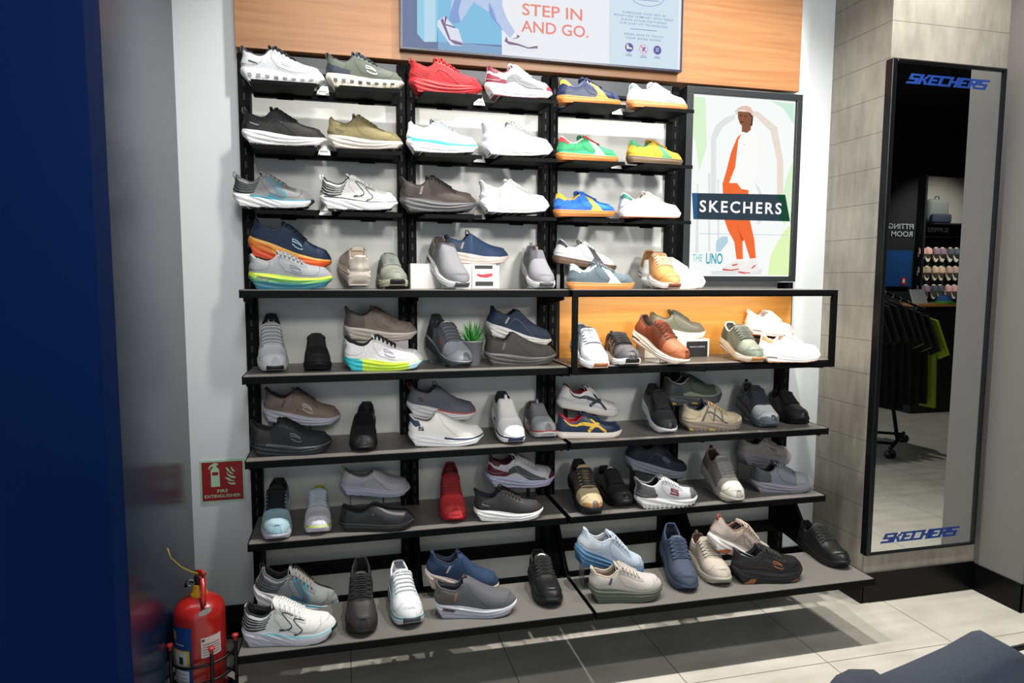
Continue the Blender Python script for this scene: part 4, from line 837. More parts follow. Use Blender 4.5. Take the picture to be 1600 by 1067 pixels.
    for i, (kind, colr) in enumerate(sds):
        mb = MB(); m_ = mat(colr, .4); polys = {'lines': [ribbon(smooth_pl([(.03, .50), (.12, .66), (.28, .70), (.44, .48), (.60, .30), (.76, .34), (.90, .50)]), .0011), ribbon(smooth_pl([(.30, .50), (.42, .28), (.56, .14), (.70, .14)]), .0010), ribbon(smooth_pl([(.10, .30), (.22, .36), (.34, .24)]), .0010)],
            'fan': [ribbon(smooth_pl([(.02 + .075 * q, .86 - .03 * q), (.08 + .085 * q, .60 - .04 * q), (.20 + .085 * q, .14)]), .0013) for q in range(5)],
            'foxline': [ribbon([(.03, .74), (.5, .74), (.97, .74)], .0011)],
            'air': [ribbon(smooth_pl([(.07, .42), (.14, .50), (.24, .46)]), [.008] * 11)], 'arch': [[(.10, .62), (.24, .52), (.27, .70), (.13, .82)]],
            'pods': [[(.10 + q * .10, .34), (.15 + q * .10, .34), (.15 + q * .10, .62), (.10 + q * .10, .62)] for q in range(8)], 'orange': [[(.10, .04), (.25, .04), (.29, .42), (.22, .40)], [(.74, .03), (.86, .03), (.84, .3), (.78, .25)]],
            'lugy': [[(.40, .1), (.50, .1), (.48, .3), (.40, .3)], [(.08, .1), (.16, .1), (.15, .3), (.09, .3)]], 'toetip': [[(.90, 0), (.995, .0), (.995, .5), (.93, .35)]]}[kind]
        for poly in polys:
            decal(mb, lambda s, b, o: S.sole(s, b, -1, o, rd), poly, m_, .0012, su=.29, sv=.045)
        mb2 = MB()
        for poly in polys: decal(mb2, lambda s, b, o: S.sole(s, b, 1, o, rd), poly, m_, .0012, su=.29, sv=.045)
        pn_ = {'lines': 'sole_groove', 'fan': 'sole_groove', 'foxline': 'sole_groove', 'air': 'air_unit', 'arch': 'arch_support', 'pods': 'sole_window', 'orange': 'rubber_inset', 'lugy': 'rubber_inset', 'toetip': 'toe_guard'}[kind]; mb2.build(pn_, mid_o)
        mb.build({'lines': 'sole_groove', 'fan': 'sole_groove', 'foxline': 'sole_groove', 'air': 'air_unit', 'arch': 'arch_support', 'pods': 'sole_window', 'orange': 'rubber_inset', 'lugy': 'rubber_inset', 'toetip': 'toe_guard'}[kind], mid_o)
def stand(h, yaw, tilt, L, z0, label, colr=None, flat=False):
    """display stand under a raised shoe: bent plate"""
    m_ = colr or ACR
    g = .004
    root = empty('shoe_stand', (h[0], h[1], z0), (0, 0, yaw)); tag(root, label, 'shoe stand', 'stands under the raised shoes')
    ct, sn = math.cos(tilt), math.sin(tilt); hz = h[2] - z0
    def T(x, y, z): return (x * ct - z * sn, y, hz + x * sn + z * ct)
    a, b2 = (.05 * L / .3, .185 * L / .3); hw = .026
    def slab(p, q, w, t, mb):  # p,q in shoe frame xz
        vs = []
        for (x, z) in (p, q):
            for y in (-w, w):
                for dz in (0, -t): vs.append(T(x, y, z + dz))
        mb.add(vs, [(0, 1, 3, 2), (4, 6, 7, 5), (0, 4, 5, 1), (2, 3, 7, 6), (0, 2, 6, 4), (1, 5, 7, 3)], m_)
    mb = MB(); slab((a, -.0022), (b2, -.0022), hw, g, mb); mb.build('top_plate', root)
    for x in (a, b2):
        p = T(x, 0, -.0022 - g); 
        if p[2] < .006: continue
        mb = MB(); mb.box(p[0] - .0015, p[0] + .0015, -hw, hw, 0, p[2], m_); mb.build('leg', root)
    mb = MB(); pa = T(a, 0, 0)[0]; pb = T(b2, 0, 0)[0]; mb.box(pa, pb, -hw, hw, 0.0003, .003, m_); mb.build('base_plate', root)
    return root
ACR = mat('#d6dcdc', .12, 0, '', 0, 0, 400, 0, .5, .92)

# ================================================================== the shoes: spec + label ; pose table POSE[id] = heel xyz, yaw, tilt, length
R = ['top rail row', 'second rail row', 'third rail row', 'fourth row shelf', 'fifth row shelf', 'sixth row shelf', 'seventh row shelf', 'lowest shelf']
SP = {
1: dict(s='run', u='#c9ccd0', m='#e6e6e6', mg=(.0, 0), r='pods', o='#1b1c20', la='#17181c', t='#1c1d20', co='#3a4046', li='#22252a', sd=[('pods', '#8f9194')], d=[('slash', '#f4f4f4'), ('heelbar', '#17181c')], label='white sneaker with black laces and windowed sole, first on the top row', pl='#3a444e'),
2: dict(s='run', u='#5d6358', m='#dcd4c4', r='pods', o='#5b5a1e', la='#2b3440', t='#38424a', co='#3e474b', li='#2a3035', sd=[('pods', '#4a4a44')], d=[('heelside', '#26323f'), ('slogo', '#f2f2ee')], label='olive green sneaker with cream windowed sole and navy heel, top row', pl='#38424a'),
3: dict(s='run', u='#b3242a', m='#b8272c', r='wave', o='#a01f26', la='#a81f26', t='#a81f26', co='#9c1c22', li='#6e1418', d=[('heelrib', '#94181f'), ('overlay', '#a01d24')], label='all red cushioned sneaker on the top row, middle bay', pl='#b3242a'),
4: dict(s='run', u='#e4e4e6', m='#eeeeee', o='#6a1d2c', la='#e8e8ea', t='#e4e4e6', co='#6c1f30', li='#6c1f30', d=[('heelside', '#761f33'), ('heeltop', '#6c1f30'), ('saddle', '#6e7072'), ('toebump', '#8a2a3e'), ('slash', '#d9d9dc')], bow=0, pt='#6c1f30', label='white and maroon sneaker with grey side stripe, top row of the middle bay'),
5: dict(s='court', f='leather', u='#1c2848', m='#c97f3e', o='#b96f33', la='#1e2a4c', t='#223056', co='#2a3a62', li='#1b2440', d=[('heeltop', '#e0a52c'), ('arrow', '#dfae3c'), ('toecap', '#1f2e54')], bow=0, label='navy court sneaker with yellow arrow and heel, gum sole, top row'),
6: dict(s='court', f='leather', u='#e8e9ea', m='#d28a52', o='#c27a44', la='#f2f2f2', t='#eceded', co='#dfe2e4', li='#c9ced2', d=[('heeltop', '#76868f'), ('arrow', '#7f919b')], bow=0, label='white court sneaker with grey blue arrow and gum sole, last on the top row'),
7: dict(s='run', u='#2c2b2c', m='#f0efee', o='#1c1c1e', la='#1a1a1b', t='#2a2829', d=[('overlay', '#1d1d1e'), ('heelbar', '#8a8a88')], bow=1, label='black sneaker with thick white sole, first on the second row', pl='#4a4744'),
8: dict(s='run', u='#857a55', m='#d8cec2', o='#3c342e', la='#746a48', t='#7d7350', co='#5b5338', li='#2f2b22', d=[('bandlo', '#6f6848'), ('seam', '#6b6245'), ('heelbar', '#5d5840')], label='khaki olive sneaker with cream sole on the second row'),
9: dict(s='run', u='#e7eaea', m='#f1f2f2', ml=('#2bb6cc', .84, .06), o='#26282a', la='#eef2f2', t='#e6eaea', co='#dfe3e4', li='#9aa3a6', d=[('bandlo', '#4fc3d3'), ('seam', '#cfd8da'), ('eye', '#dbe9eb')], bow=0, label='white sneaker with turquoise line above the sole, second row'),
10: dict(s='slipin', u='#eceded', m='#f2f2f2', o='#1b1c1e', la='#f0f0f0', t='#e6e8ea', co='#dfe2e4', li='#b9bfc4', d=[('heelrib', '#c3ccd4'), ('bandlo', '#bccbdc')], label='white sneaker with ribbed heel and long loose laces, second row'),
11: dict(s='court', f='suede', u='#2f8f5c', m='#c37a3a', o='#a8652c', la='#c8343a', t='#2c8858', co='#d8d8d2', li='#e6e6e2', d=[('band', '#2fa37c'), ('heeltop', '#d8343c'), ('arrow', '#eef0ee')], bow=0, label='green court sneaker with red heel and white arrow, second row'),
12: dict(s='court', f='suede', u='#d9a52e', m='#6e5a45', o='#5c4936', la='#cf9c2a', t='#d0a02e', co='#3f8f5e', li='#5a4a20', d=[('heeltop', '#2f8a58'), ('arrow', '#3f9a68')], bow=0, label='yellow court sneaker with green arrow and brown sole, second row'),
13: dict(s='run', u='#8b8c8d', m='#eeeeef', ml=('#2f86a0', .86, .22), r='fan', o='#1a1a1c', la='#8f8f8c', t='#8a8b8c', co='#5e6062', li='#3a3c3e', tg='#2a2c2e', d=[('heelstr', '#1e2022'), ('bigS', '#2f8fa8'), ('bigSi', '#77787a')], d2=1, bow=0, label='grey running shoe with black heel stripes and teal edged S, third row left', pl='#7c7e80'),
14: dict(s='run', u='#e6e6e2', m='#f1f1f1', ml=('#2a3036', .90, .05), r='fan', o='#1a1a1c', la='#eeeeea', t='#e8e8e4', co='#1d2024', li='#d4c8bc', d=[('heelstr', '#17191c'), ('bigSo', '#1d2024')], bow=0, pl='#e0e0dc', label='white running shoe with black heel stripes and outlined S, third row'),
15: dict(s='slipin', u='#4a413d', m='#58585a', r='wave', o='#141416', la='#1b1b1c', t='#4a413d', co='#2a2727', li='#1b1a1a', d=[('heelrib', '#222122'), ('tag', '#8a7f74')], label='dark brown sneaker with metallic ridged sole and upright black lace, third row'),
16: dict(s='slipin', u='#efefef', m='#f4f4f4', o='#2a2a2c', la='#f4f4f4', t='#eeeeee', co='#d9d9da', li='#c9c6c8', d=[('heelrib', '#d2d5d6'), ('tag', '#d0b0a8')], label='all white ridged sneaker on the third row, middle bay'),
17: dict(s='court', f='suede', u='#2a6fc9', m='#c07a3c', o='#a0602c', la='#1f5fb6', t='#2767c0', co='#e0ab2c', li='#1f2c4a', d=[('band', '#1c5cc0'), ('heeltop', '#e8b22e'), ('arrow', '#eebf40'), ('toebump', '#2a63b4')], bow=0, label='bright blue court sneaker with yellow arrow and gum sole, third row'),
18: dict(s='court', f='leather', u='#efede9', m='#f0eeea', o='#b06a40', la='#f4f2ee', t='#efede9', co='#efe6dc', li='#d8c4b4', d=[('heeltop', '#2f7a68'), ('mesh', '#dcd9d2')], bow=0, label='white court sneaker with green heel tab, third row right'),
19: dict(s='plush', u='#20304a', m=[(.30, '#e07a2a'), (.6, '#f0a236'), (1.1, '#ec6a2e')], mg=(.42, '#ee5a34'), ml=('#f4b95c', .86), o='#e8552e', la='#111c2c', t='#22324c', co='#2c415c', li='#1c2a3e', d=[('slogo', '#8fb6cc')], bow=0, label='navy sneaker with orange and yellow sole, raised at the back of the fourth row'),
20: dict(s='plush', u='#96989b', m='#6fae5c', mg=(.5, '#2c7286'), ml=('#cfe04a', .80), o='#1f5d70', la='#8c9296', t='#96989b', co='#a8a4a4', li='#c2b4b0', sd=[('arch', '#6a7a6a')], d=[('slogo', '#6e7276')], bow=0, label='grey sneaker with lime and teal sole, front left of the fourth row'),
21: dict(s='plush', u='#c9bfb2', m='#d6cbc0', o='#8f857a', la='#d6ccc2', t='#c9bfb2', co='#d6ccc2', li='#c2ab98', d=[('heelpanel', '#bfb6aa')], label='cream sneaker seen from its heel on the fourth row'),
22: dict(s='run', u='#7f8276', m='#a9a593', o='#17181a', tg='#17181a', la='#8d9188', t='#7f8276', co='#8a8c80', li='#55564e', d=[('forefoot', '#7a7d70')], bow=0, label='sage grey laced sneaker with black toe tip facing forward, fourth row'),
24: dict(s='slipon', f='knit', u='#77777b', m='#d8d8d8', ml=('#e8e8e8', .85), o='#55575c', tg='#4a4c52', li='#4a4238', co='#6a6a6e', d=[('heelpanel', '#6c6c68'), ('tag', '#b59276')], sd=[('arch', '#6a3a38')], pt='#3c3a38', label='grey knit slip-on leaning toe down before the white box, fourth row'),
25: dict(s='slipon', f='knit', u='#2f4464', m='#e0d2c8', o='#7a5a4c', li='#1c2434', co='#2a3c58', d=[('heelpanel', '#263a58'), ('tag', '#a89a8c')], pt='#141820', label='blue knit slip-on with pale sole standing on the white box, fourth row'),
26: dict(s='slipon', f='knit', u='#78787d', m='#cfcfcf', o='#5a5c60', tg='#55575c', li='#55505a', co='#6c6c70', d=[('tag', '#9a8a78')], pt='#a89488', pl='#8a8488', label='grey knit slip-on facing forward at the right of the fourth row, middle bay'),
27: dict(s='court', f='leather', u='#e9e9e9', m='#6b5444', o='#5a4636', la='#eeeeee', t='#e9e9e9', co='#dcdcdc', li='#8a8a8a', d=[('heeltop', '#3a3a3c'), ('arrow', '#4a4a4c')], bow=0, label='white court sneaker with black heel tab and dark arrow, raised on the fourth row'),
28: dict(s='court', f='suede', u='#56646c', m='#c88448', o='#b06c34', la='#5a666e', t='#56646c', co='#e9e9e7', li='#e2e2e0', d=[('heeltop', '#ececea'), ('arrow', '#f0f0ee')], bow=0, label='slate suede court sneaker with white arrow and gum sole, fourth row'),
29: dict(s='uno', f='leather', u='#c48d54', m='#eeebe6', o='#7d4a34', tg='#8a4f34', la='#dcb88c', t='#bb8650', co='#a8703e', li='#7a4a30', d=[('seam', '#a06c3c'), ('eye', '#b98048')], sd=[('air', '#4a4a48')], label='tan leather sneaker with air window, toe down on the fourth row'),
30: dict(s='uno', f='leather', u='#f0efec', m='#f4f2ee', o='#b4713a', tg='#c07a40', la='#f2f2f0', t='#efefec', co='#e6e4e0', li='#d2cec8', sd=[('toetip', '#c98a48')], d=[('seam', '#deddd8')], label='white leather sneaker with gum toe below the poster, fourth row'),
31: dict(s='slipin', u='#b9bcc0', m='#c9cacb', o='#121214', tg='#121214', la='#c2c4c6', t='#8c8f94', co='#16171b', li='#0e0f12', tb='#9ea2a8', d=[('forefoot', '#d2d5d8'), ('eye', '#9a9da2')], bars=1, bow=0, label='pale grey laced sneaker with black collar facing forward, left of the fifth row'),
32: dict(s='run', u='#1d1d1f', m='#161618', o='#101012', la='#141416', t='#1c1c1e', co='#18181a', li='#0e0e10', d=[('slash', '#5a5a5c')], bow=0, label='all black sneaker facing forward, beside the black collared grey one'),
33: dict(s='slipin', u='#7f7168', m='#b0a69c', ml=('#cfc8c0', .84), o='#5c544c', la='#6a5e54', t='#7a6c62', co='#564b44', li='#3e3834', d=[('heelpanel', '#5e544e'), ('slogo', '#4e4640')], bow=0, label='taupe laced slip-in sneaker raised at the back of the fifth row'),
34: dict(s='slipin', u='#e9e7e7', m=[(.24, '#2ab4c0'), (.80, '#b9d62e'), (1.1, '#b4dcea')], ml=('#d2e85a', .88, .2), o='#24302c', la='#1c1c1e', t='#e4e4e4', co='#1b1b1d', li='#1f1f22', d=[('slogo', '#8a7f9a'), ('tag', '#f2f2f2')], bow=0, label='white sneaker with turquoise and lime sole at the front of the fifth row'),
35: dict(s='slipin', u='#5a5e66', m='#3e4046', ml=('#8a8c90', .86), o='#222428', la='#3e4046', t='#54575e', co='#26272b', li='#141518', tb='#c9c9c9', d=[('heelpanel', '#2c2d31'), ('forefoot', '#8b8e95'), ('slash', '#b8673c')], bars=1, bow=0, label='grey shaded laced sneaker leaning toe down beside the potted plant'),
37: dict(s='slipon', u='#1e2b40', m='#c0bfbd', o='#4a4a4a', li='#121820', co='#1a2436', d=[('heelrib', '#14203a'), ('tag', '#8a8c90'), ('overlay', '#26344a')], label='navy slip-on with pale sole, tilted above the charcoal one on the fifth row'),
38: dict(s='slipon', u='#3e3d3a', m='#4a4946', ml=('#77767a', .84), o='#2c2b2a', li='#1a1a1a', co='#2c2b2a', d=[('heelrib', '#262626'), ('tag', '#5c5a58')], label='charcoal slip-on beneath the navy one on the fifth row'),
39: dict(s='uno', f='leather', u='#e6e8ea', m='#eceded', o='#a46a3c', tg='#a4683a', la='#c9ced8', t='#3c4250', co='#6c7480', li='#5a626c', d=[('heelpanel', '#c4c8ce'), ('vstrap', '#b9c0c8'), ('overlay', '#9aa2ac')], sd=[('air', '#6a6a68')], label='white and silver layered sneaker with gum toe, left in the tube frame'),
40: dict(s='uno', f='leather', u='#242528', m='#e6e6e6', o='#1b1c1e', tg='#1b1c1e', la='#2c2d30', t='#1c1c1f', co='#1a1a1c', li='#121214', pl='#1a1a1c', d=[('forefoot', '#4a4b4e'), ('overlay', '#b4b5b8'), ('vstrap', '#8c8d90')], sd=[('air', '#4a4a48')], label='black and grey layered sneaker with white sole inside the tube frame'),
41: dict(s='uno', f='leather', u='#703822', m='#e2d8cc', o='#b0754a', la='#7a3a20', t='#7c3c22', co='#3c2016', li='#2e1a12', d=[('heelpanel', '#7a3a20'), ('forefoot', '#9c5630'), ('seam', '#5e2c18')], sd=[('air', '#4a4038')], bow=0, label='rust brown leather sneaker with air window in the tube frame'),
42: dict(s='uno', f='leather', u='#66695e', m='#dcd6ce', o='#9a7a60', la='#5a5e54', t='#5e6258', co='#4a4e44', li='#2c3028', d=[('seam', '#54584e')], bow=0, label='olive grey leather sneaker raised behind the rust brown one'),
43: dict(s='uno', f='leather', u='#6f7668', m='#d8c6b4', o='#b47844', tg='#b87c48', la='#7a8074', t='#4e5448', co='#d2d2cc', li='#3e443a', d=[('heelpanel', '#4e5248'), ('seam', '#565c50')], sd=[('air', '#8a6a50')], label='sage green leather sneaker with gum toe leaning in the tube frame'),
44: dict(s='uno', f='leather', u='#ecebea', m='#e6e2de', o='#b0603c', la='#efeeec', t='#ebeae8', co='#e2e0de', li='#c4c0bc', pl='#efeeec', sd=[('air', '#8a8680')], d=[('seam', '#d2d0cc')], label='white leather sneaker raised on the dark block in the tube frame'),
45: dict(s='uno', f='leather', u='#f2f1ef', m='#f2f0ee', o='#c27c50', la='#f4f4f2', t='#f0efed', co='#e6d4c4', li='#d8c8b8', d=[('heeltop', '#c98f5c'), ('seam', '#dedcd8')], sd=[('air', '#8c8a84')], bow=0, label='white leather sneaker with tan heel at the right end of the tube frame'),
46: dict(s='slipin', u='#8a786c', m='#b5b6c2', o='#3a3a40', la='#6e6056', t='#84735f', co='#5e5048', li='#42382f', d=[('heelrib', '#5e544e'), ('tag', '#5a4c44'), ('slogo', '#c2b6ae')], label='taupe slip-in sneaker with lilac grey sole, raised on the sixth row'),
47: dict(s='slipin', u='#24262a', m='#262a30', ml=('#5c5e64', .86, .2), o='#17191c', la='#1a1b1d', t='#222428', co='#1c1c1e', li='#111113', d=[('heelpanel', '#2c2a29'), ('slogo', '#5e666c')], bow=0, label='black laced slip-in sneaker at the front left of the sixth row'),
48: dict(s='loafer', f='leather', u='#1a1a1b', m='#141415', o='#101011', li='#0a0a0a', co='#121213', d=[('forefoot', '#202021'), ('mids', '#161617')], label='black leather slip-on facing forward, alone in the sixth row left bay'),
49: dict(s='slipon', f='knit', u='#5c5c66', m='#d0d0d2', ml=('#b3393f', .82, .42), o='#8a8a8c', li='#4a4648', co='#54545c', pl='#c0222c', d=[('smallS', '#4a2030')], pt='#6a6a6c', label='dark grey knit slip-on with red heel loop, raised on the sixth row'),
50: dict(s='slipon', f='leather', u='#e9e7e2', m='#f0eff0', ml=('#2c3654', .80, .46), o='#3c3a3a', li='#6a6660', co='#d6d2cc', d=[('heeltab', '#2a3a5c'), ('smallS', '#1c2230')], label='white slip-on with navy line along the toe at the front of the sixth row'),
51: dict(s='slipon', f='knit', u='#d9d6d2', m='#ecebec', ml=('#1c2b4a', .80, .3), o='#1c2b4a', tg='#1c2b4a', li='#0e1218', co='#101318', pt='#dedede', d=[('forefoot', '#ecebea')], label='off-white slip-on with navy toe tip facing forward, sixth row'),
52: dict(s='slipon', f='knit', u='#77767a', m='#dcdcdc', ml=('#c43a42', .78, .3), o='#8a8e92', li='#6e1620', co='#5e5e62', pt='#9a9a9e', d=[('forefoot', '#a6a8aa')], label='grey slip-on with red lining and red sole line facing forward, sixth row'),
53: dict(s='court', f='leather', u='#cfccca', m='#cfcac6', o='#8a6a52', la='#d6d4d0', t='#cfccca', co='#7a1420', li='#6a121c', d=[('band', '#c2c2c4'), ('fstripe', '#1c2634')], bow=0, label='pale grey retro sneaker with dark navy stripes, raised on the sixth row'),
54: dict(s='court', f='leather', u='#25324c', m='#efe6dc', o='#a4744a', la='#2a3854', t='#25324c', co='#c0202c', li='#8a1420', d=[('band', '#1f2b44'), ('fstripe', '#e8bc40')], bow=0, label='navy retro sneaker with yellow stripes and red collar, sixth row'),
55: dict(s='run', f='leather', u='#17181a', m='#ecebee', o='#d8d8da', la='#1c1d1f', t='#161719', co='#121214', li='#0c0c0e', d=[('forefoot', '#2a2b2e'), ('overlay', '#3a3b3e')], label='black sneaker with bright white toe edge leaning forward, sixth row'),
56: dict(s='trail', u='#4a4c44', m='#4e5054', o='#2e3036', r='lug', la='#3a3c38', t='#4a4c44', co='#a8ab9a', li='#141512', d=[('band', '#8c9080'), ('heelpanel', '#34363a'), ('toecap', '#7e8272')], sd=[('lugy', '#c9b22c')], bow=0, label='olive grey hiking shoe raised at the back of the sixth row'),
57: dict(s='trail', u='#b9a98c', m='#8a7c70', o='#3c3a3c', r='lug', la='#cfae80', t='#5c5e62', co='#4a4c52', li='#1c1c1e', d=[('heelside', '#cdbf9e'), ('overlay', '#4c4e54'), ('vstrap', '#5c5e62'), ('toebump', '#d2c4a4')], sd=[('lugy', '#d6c82c')], bow=0, label='beige and grey trail shoe at the front of the sixth row'),
58: dict(s='trail', f='leather', u='#4c5058', m='#5c646e', o='#26292e', r='lug', la='#2c323c', t='#30353e', co='#6c625c', li='#16171a', pl='#16171a', d=[('forefoot', '#c6c8ca'), ('overlay', '#9a8f88'), ('seam', '#23262c'), ('toebump', '#6e7884')], label='slate and white trail shoe leaning forward on the sixth row'),
59: dict(s='trail', f='leather', u='#151515', m='#121213', o='#0e0e0f', r='lug', la='#121212', t='#141414', co='#121212', li='#0c0c0c', pl='#151515', d=[('forefoot', '#232323')], label='black trail shoe at the right end of the sixth row'),
60: dict(s='run', u='#8fb0bf', m='#c9c6d8', ml=('#20262c', .93, .8), o='#c0bccf', la='#0c0d10', t='#0c0d10', co='#101114', li='#0a0a0c', d=[('heelpanel', '#6a8796'), ('forefoot', '#a6c3cf')], bars=1, bow=0, label='light blue running shoe with black collar and laces, facing forward'),
61: dict(s='run', u='#cfd2da', m='#dcdae2', ml=('#c3dd3a', .80), o='#c9c8d0', la='#c3c8d2', t='#aab4c0', co='#b4bd2e', li='#8a9420', d=[('forefoot', '#e8e6ec')], bow=0, label='white sneaker with lime collar facing forward, seventh row'),
62: dict(s='loafer', f='leather', u='#b3b0b6', m='#b4b5c8', o='#a4a5b6', li='#6a625e', co='#8e8a8a', r='cup', pl='#c9c9a0', d=[('overlay', '#a5a4ae')], label='pale grey slip-on raised above the black leather one, seventh row'),
63: dict(s='loafer', f='leather', u='#232326', m='#1c1c1f', ml=('#34353a', .84), o='#151517', li='#121213', co='#1a1a1c', d=[('overlay', '#1c1c1e')], label='black leather slip-on lying flat at the front of the seventh row'),
64: dict(s='slipin', u='#a5222a', m='#b8262c', o='#a8232a', la='#8c1a22', t='#8e1c24', co='#7c151c', li='#4c0c10', tb='#2c1c28', d=[('forefoot', '#c8383a')], bow=0, label='red sneaker facing forward, toe down on the seventh row'),
65: dict(s='run', u='#c3c0c4', m='#b4b3cc', o='#4a1824', la='#c9c4be', t='#c0bcc0', co='#4a1420', li='#4a1420', d=[('heelside', '#5a1728'), ('heeltop', '#4a1420'), ('saddle', '#3c4446'), ('toebump', '#5c1a2e')], bow=0, pt='#5a1a24', label='grey white and maroon sneaker raised at the back of the seventh row'),
66: dict(s='slipin', u='#302f30', m='#f0eeee', o='#201f20', la='#1c1b1c', t='#2c2b2c', co='#1c1c1c', li='#1a2438', d=[('bandlo', '#1f1e1f'), ('heelbar', '#8a8a8c')], bow=0, pt='#1b1b1c', label='black sneaker with white sole at the front of the seventh row'),
67: dict(s='trail', f='leather', u='#5e5048', m='#17181c', o='#131417', tg='#15171b', la='#17181c', t='#b09a70', co='#141414', li='#0c0c0c', d=[('forefoot', '#c0ae88'), ('toebump', '#a87a4c')], bow=0, label='brown and tan trail shoe with black sole facing forward, seventh row'),
68: dict(s='run', f='leather', u='#161617', m='#131314', o='#101011', la='#131313', t='#151516', tb='#c9c9cb', co='#111112', li='#0a0a0b', d=[('forefoot', '#262627')], bow=0, label='black sneaker with white tongue label, beside the brown and tan trail shoe'),
69: dict(s='trail', u='#141c28', m='#7a7f86', o='#1a1c20', la='#1a2430', t='#131a26', co='#10161f', li='#0c1016', d=[('overlay', '#1e2a38'), ('slash', '#5a6a78')], bow=0, label='dark navy trail shoe on the black stand, seventh row'),
70: dict(s='slipin', u='#b4b4b8', m='#cfcfcf', r='lug', o='#1c1c1e', la='#cfcfcf', t='#b8b8bc', co='#c9c9cb', li='#141415', d=[('heelside', '#3a3a3c'), ('heelpanel', '#4a4a4a'), ('toecap', '#5a5b58'), ('letterS', '#6a2430')], bow=0, label='light grey trail shoe with a dark red S on its side, seventh row'),
71: dict(s='run', f='knit', u='#96918a', m='#b9b2a6', o='#a8a196', la='#8c8888', t='#a49e96', co='#8a6c50', li='#2a2018', pl='#5a2c1e', d=[('forefoot', '#c4beb2'), ('heelpanel', '#6c6862')], bow=0, label='stone coloured sneaker leaning forward, seventh row right'),
72: dict(s='plush', f='knit', u='#a39a94', m='#a09a9c', o='#6e6866', la='#aaa29c', t='#a39a94', co='#6a625e', li='#2c1418', d=[('overlay', '#8c8682'), ('slash', '#4c4c4c')], bow=0, label='pale beige sneaker raised at the right of the seventh row'),
73: dict(s='run', f='knit', u='#7c828a', m='#99969e', o='#7e7c84', la='#6a6e76', t='#6a7078', co='#4c5258', li='#101114', d=[('heelpanel', '#4a4a52'), ('forefoot', '#969ca2')], bow=0, label='blue grey sneaker at the right end of the seventh row'),
74: dict(s='run', u='#86898a', m='#e9e8ea', ml=('#2c87a8', .86, .4), r='fan', o='#2a6c8a', la='#8c8982', t='#84878a', co='#55585c', li='#2c2e32', pl='#4c4e52', d=[('heelstr', '#3c3f42'), ('bigS', '#2c87a8'), ('bigSi', '#55585a')], d2=1, bow=0, label='grey running shoe with teal edged S behind the white one, lowest shelf'),
75: dict(s='run', u='#dcdcd8', m='#c9c8d2', ml=('#8fc9cc', .80, .26), r='fan', o='#b8b8c2', tg='#1c2024', la='#e6e6e2', t='#dededa', co='#17191c', li='#111215', d=[('heelstr', '#1b1e24'), ('bigSo', '#1b1e24')], bow=0, label='white running shoe with black heel stripes and outlined S, front left of the lowest shelf'),
76: dict(s='slipin', u='#1c1a1a', m='#151414', o='#100f10', la='#0f0f10', t='#161516', co='#141314', li='#0a0a0a', tb='#5a5a5a', d=[('eye', '#232122'), ('forefoot', '#262223')], bow=1, label='black laced sneaker facing forward, left of the lowest shelf'),
77: dict(s='slipin', u='#d2d4d6', m='#c2c4c8', ml=('#3f8f9a', .80), o='#4a4e54', tg='#3a3e44', la='#cfd2d4', t='#cfd2d4', co='#d6d8da', li='#8a8e92', d=[('forefoot', '#d9dbdc'), ('eye', '#b9c6c9')], bars=1, bow=1, label='white sneaker with teal line and dark toe tip facing forward, lowest shelf'),
78: dict(s='slipon', f='knit', u='#1f3654', m='#cdb9aa', ml=('#c2b4ac', .86), o='#b8a496', li='#121a2a', co='#182a44', pt='#101c30', d=[('heelrib', '#16263e'), ('tag', '#8a8c92')], sd=[('arch', '#4a4a4e')], label='navy knit slip-on with beige sole behind the grey one, lowest shelf'),
79: dict(s='slipon', f='knit', u='#56575c', m='#b9bac4', ml=('#d8d8dc', .80, .3), o='#8c8d96', li='#2a2a2e', co='#4a4a4e', pt='#1c1c1e', d=[('heelpanel', '#54504a'), ('heelrib', '#3a3835'), ('tag', '#8a5a44')], sd=[('arch', '#4a3638')], label='grey knit slip-on with thick pale sole at the front of the lowest shelf'),
80: dict(s='run', f='leather', u='#1b1b1c', m='#171718', o='#131314', la='#151516', t='#181819', tb='#d6d6d6', co='#161617', li='#101010', d=[('overlay', '#232324')], bow=1, label='plain black laced sneaker beside the gap in the lowest shelf'),
81: dict(s='plush', u='#a9b6c4', m='#4f7a9c', r='stack', o='#46698a', la='#aab4c0', t='#aeb9c6', co='#b4bac2', li='#9a9aa0', d=[('heelpanel', '#b0b8c2'), ('seam', '#7c8ea4')], bow=1, label='pale blue sneaker with ridged blue sole, raised heel on the lowest shelf'),
82: dict(s='plush', u='#b5b0aa', m='#5c6054', r='stack', o='#4e5248', la='#b5aca4', t='#b0aaa2', co='#bcaa94', li='#8a7d70', d=[('seam', '#9a948c'), ('tag', '#3a4250')], bow=1, label='cream sneaker with dark green ridged sole at the front of the lowest shelf'),
83: dict(s='slipin', f='knit', u='#3a4356', m='#36445a', o='#2e3b50', la='#36425a', t='#3a4356', tb='#6a7484', co='#2c3a58', li='#151b30', d=[('heelpanel', '#34435a')], bars=0, bow=0, label='slate blue sneaker leaning forward on the lowest shelf'),
84: dict(s='run', f='knit', u='#aca294', m='#b0aa9c', o='#a49e90', la='#b0a698', t='#aaa092', co='#a8958a', li='#7a5e54', pl='#b4a296', d=[('forefoot', '#b0a698')], bow=0, label='beige laced sneaker beside the slate blue one on the lowest shelf'),
85: dict(s='uno', f='knit', u='#a8978a', m='#ded9d4', o='#b4602e', la='#ac9c90', t='#a8978a', co='#7a5a50', li='#2e1c1a', pl='#8a4a40', d=[('overlay', '#8f8488'), ('heelpanel', '#a39890')], sd=[('orange', '#a85a30')], bow=1, label='beige sneaker with orange sole insets, heel raised on the lowest shelf'),
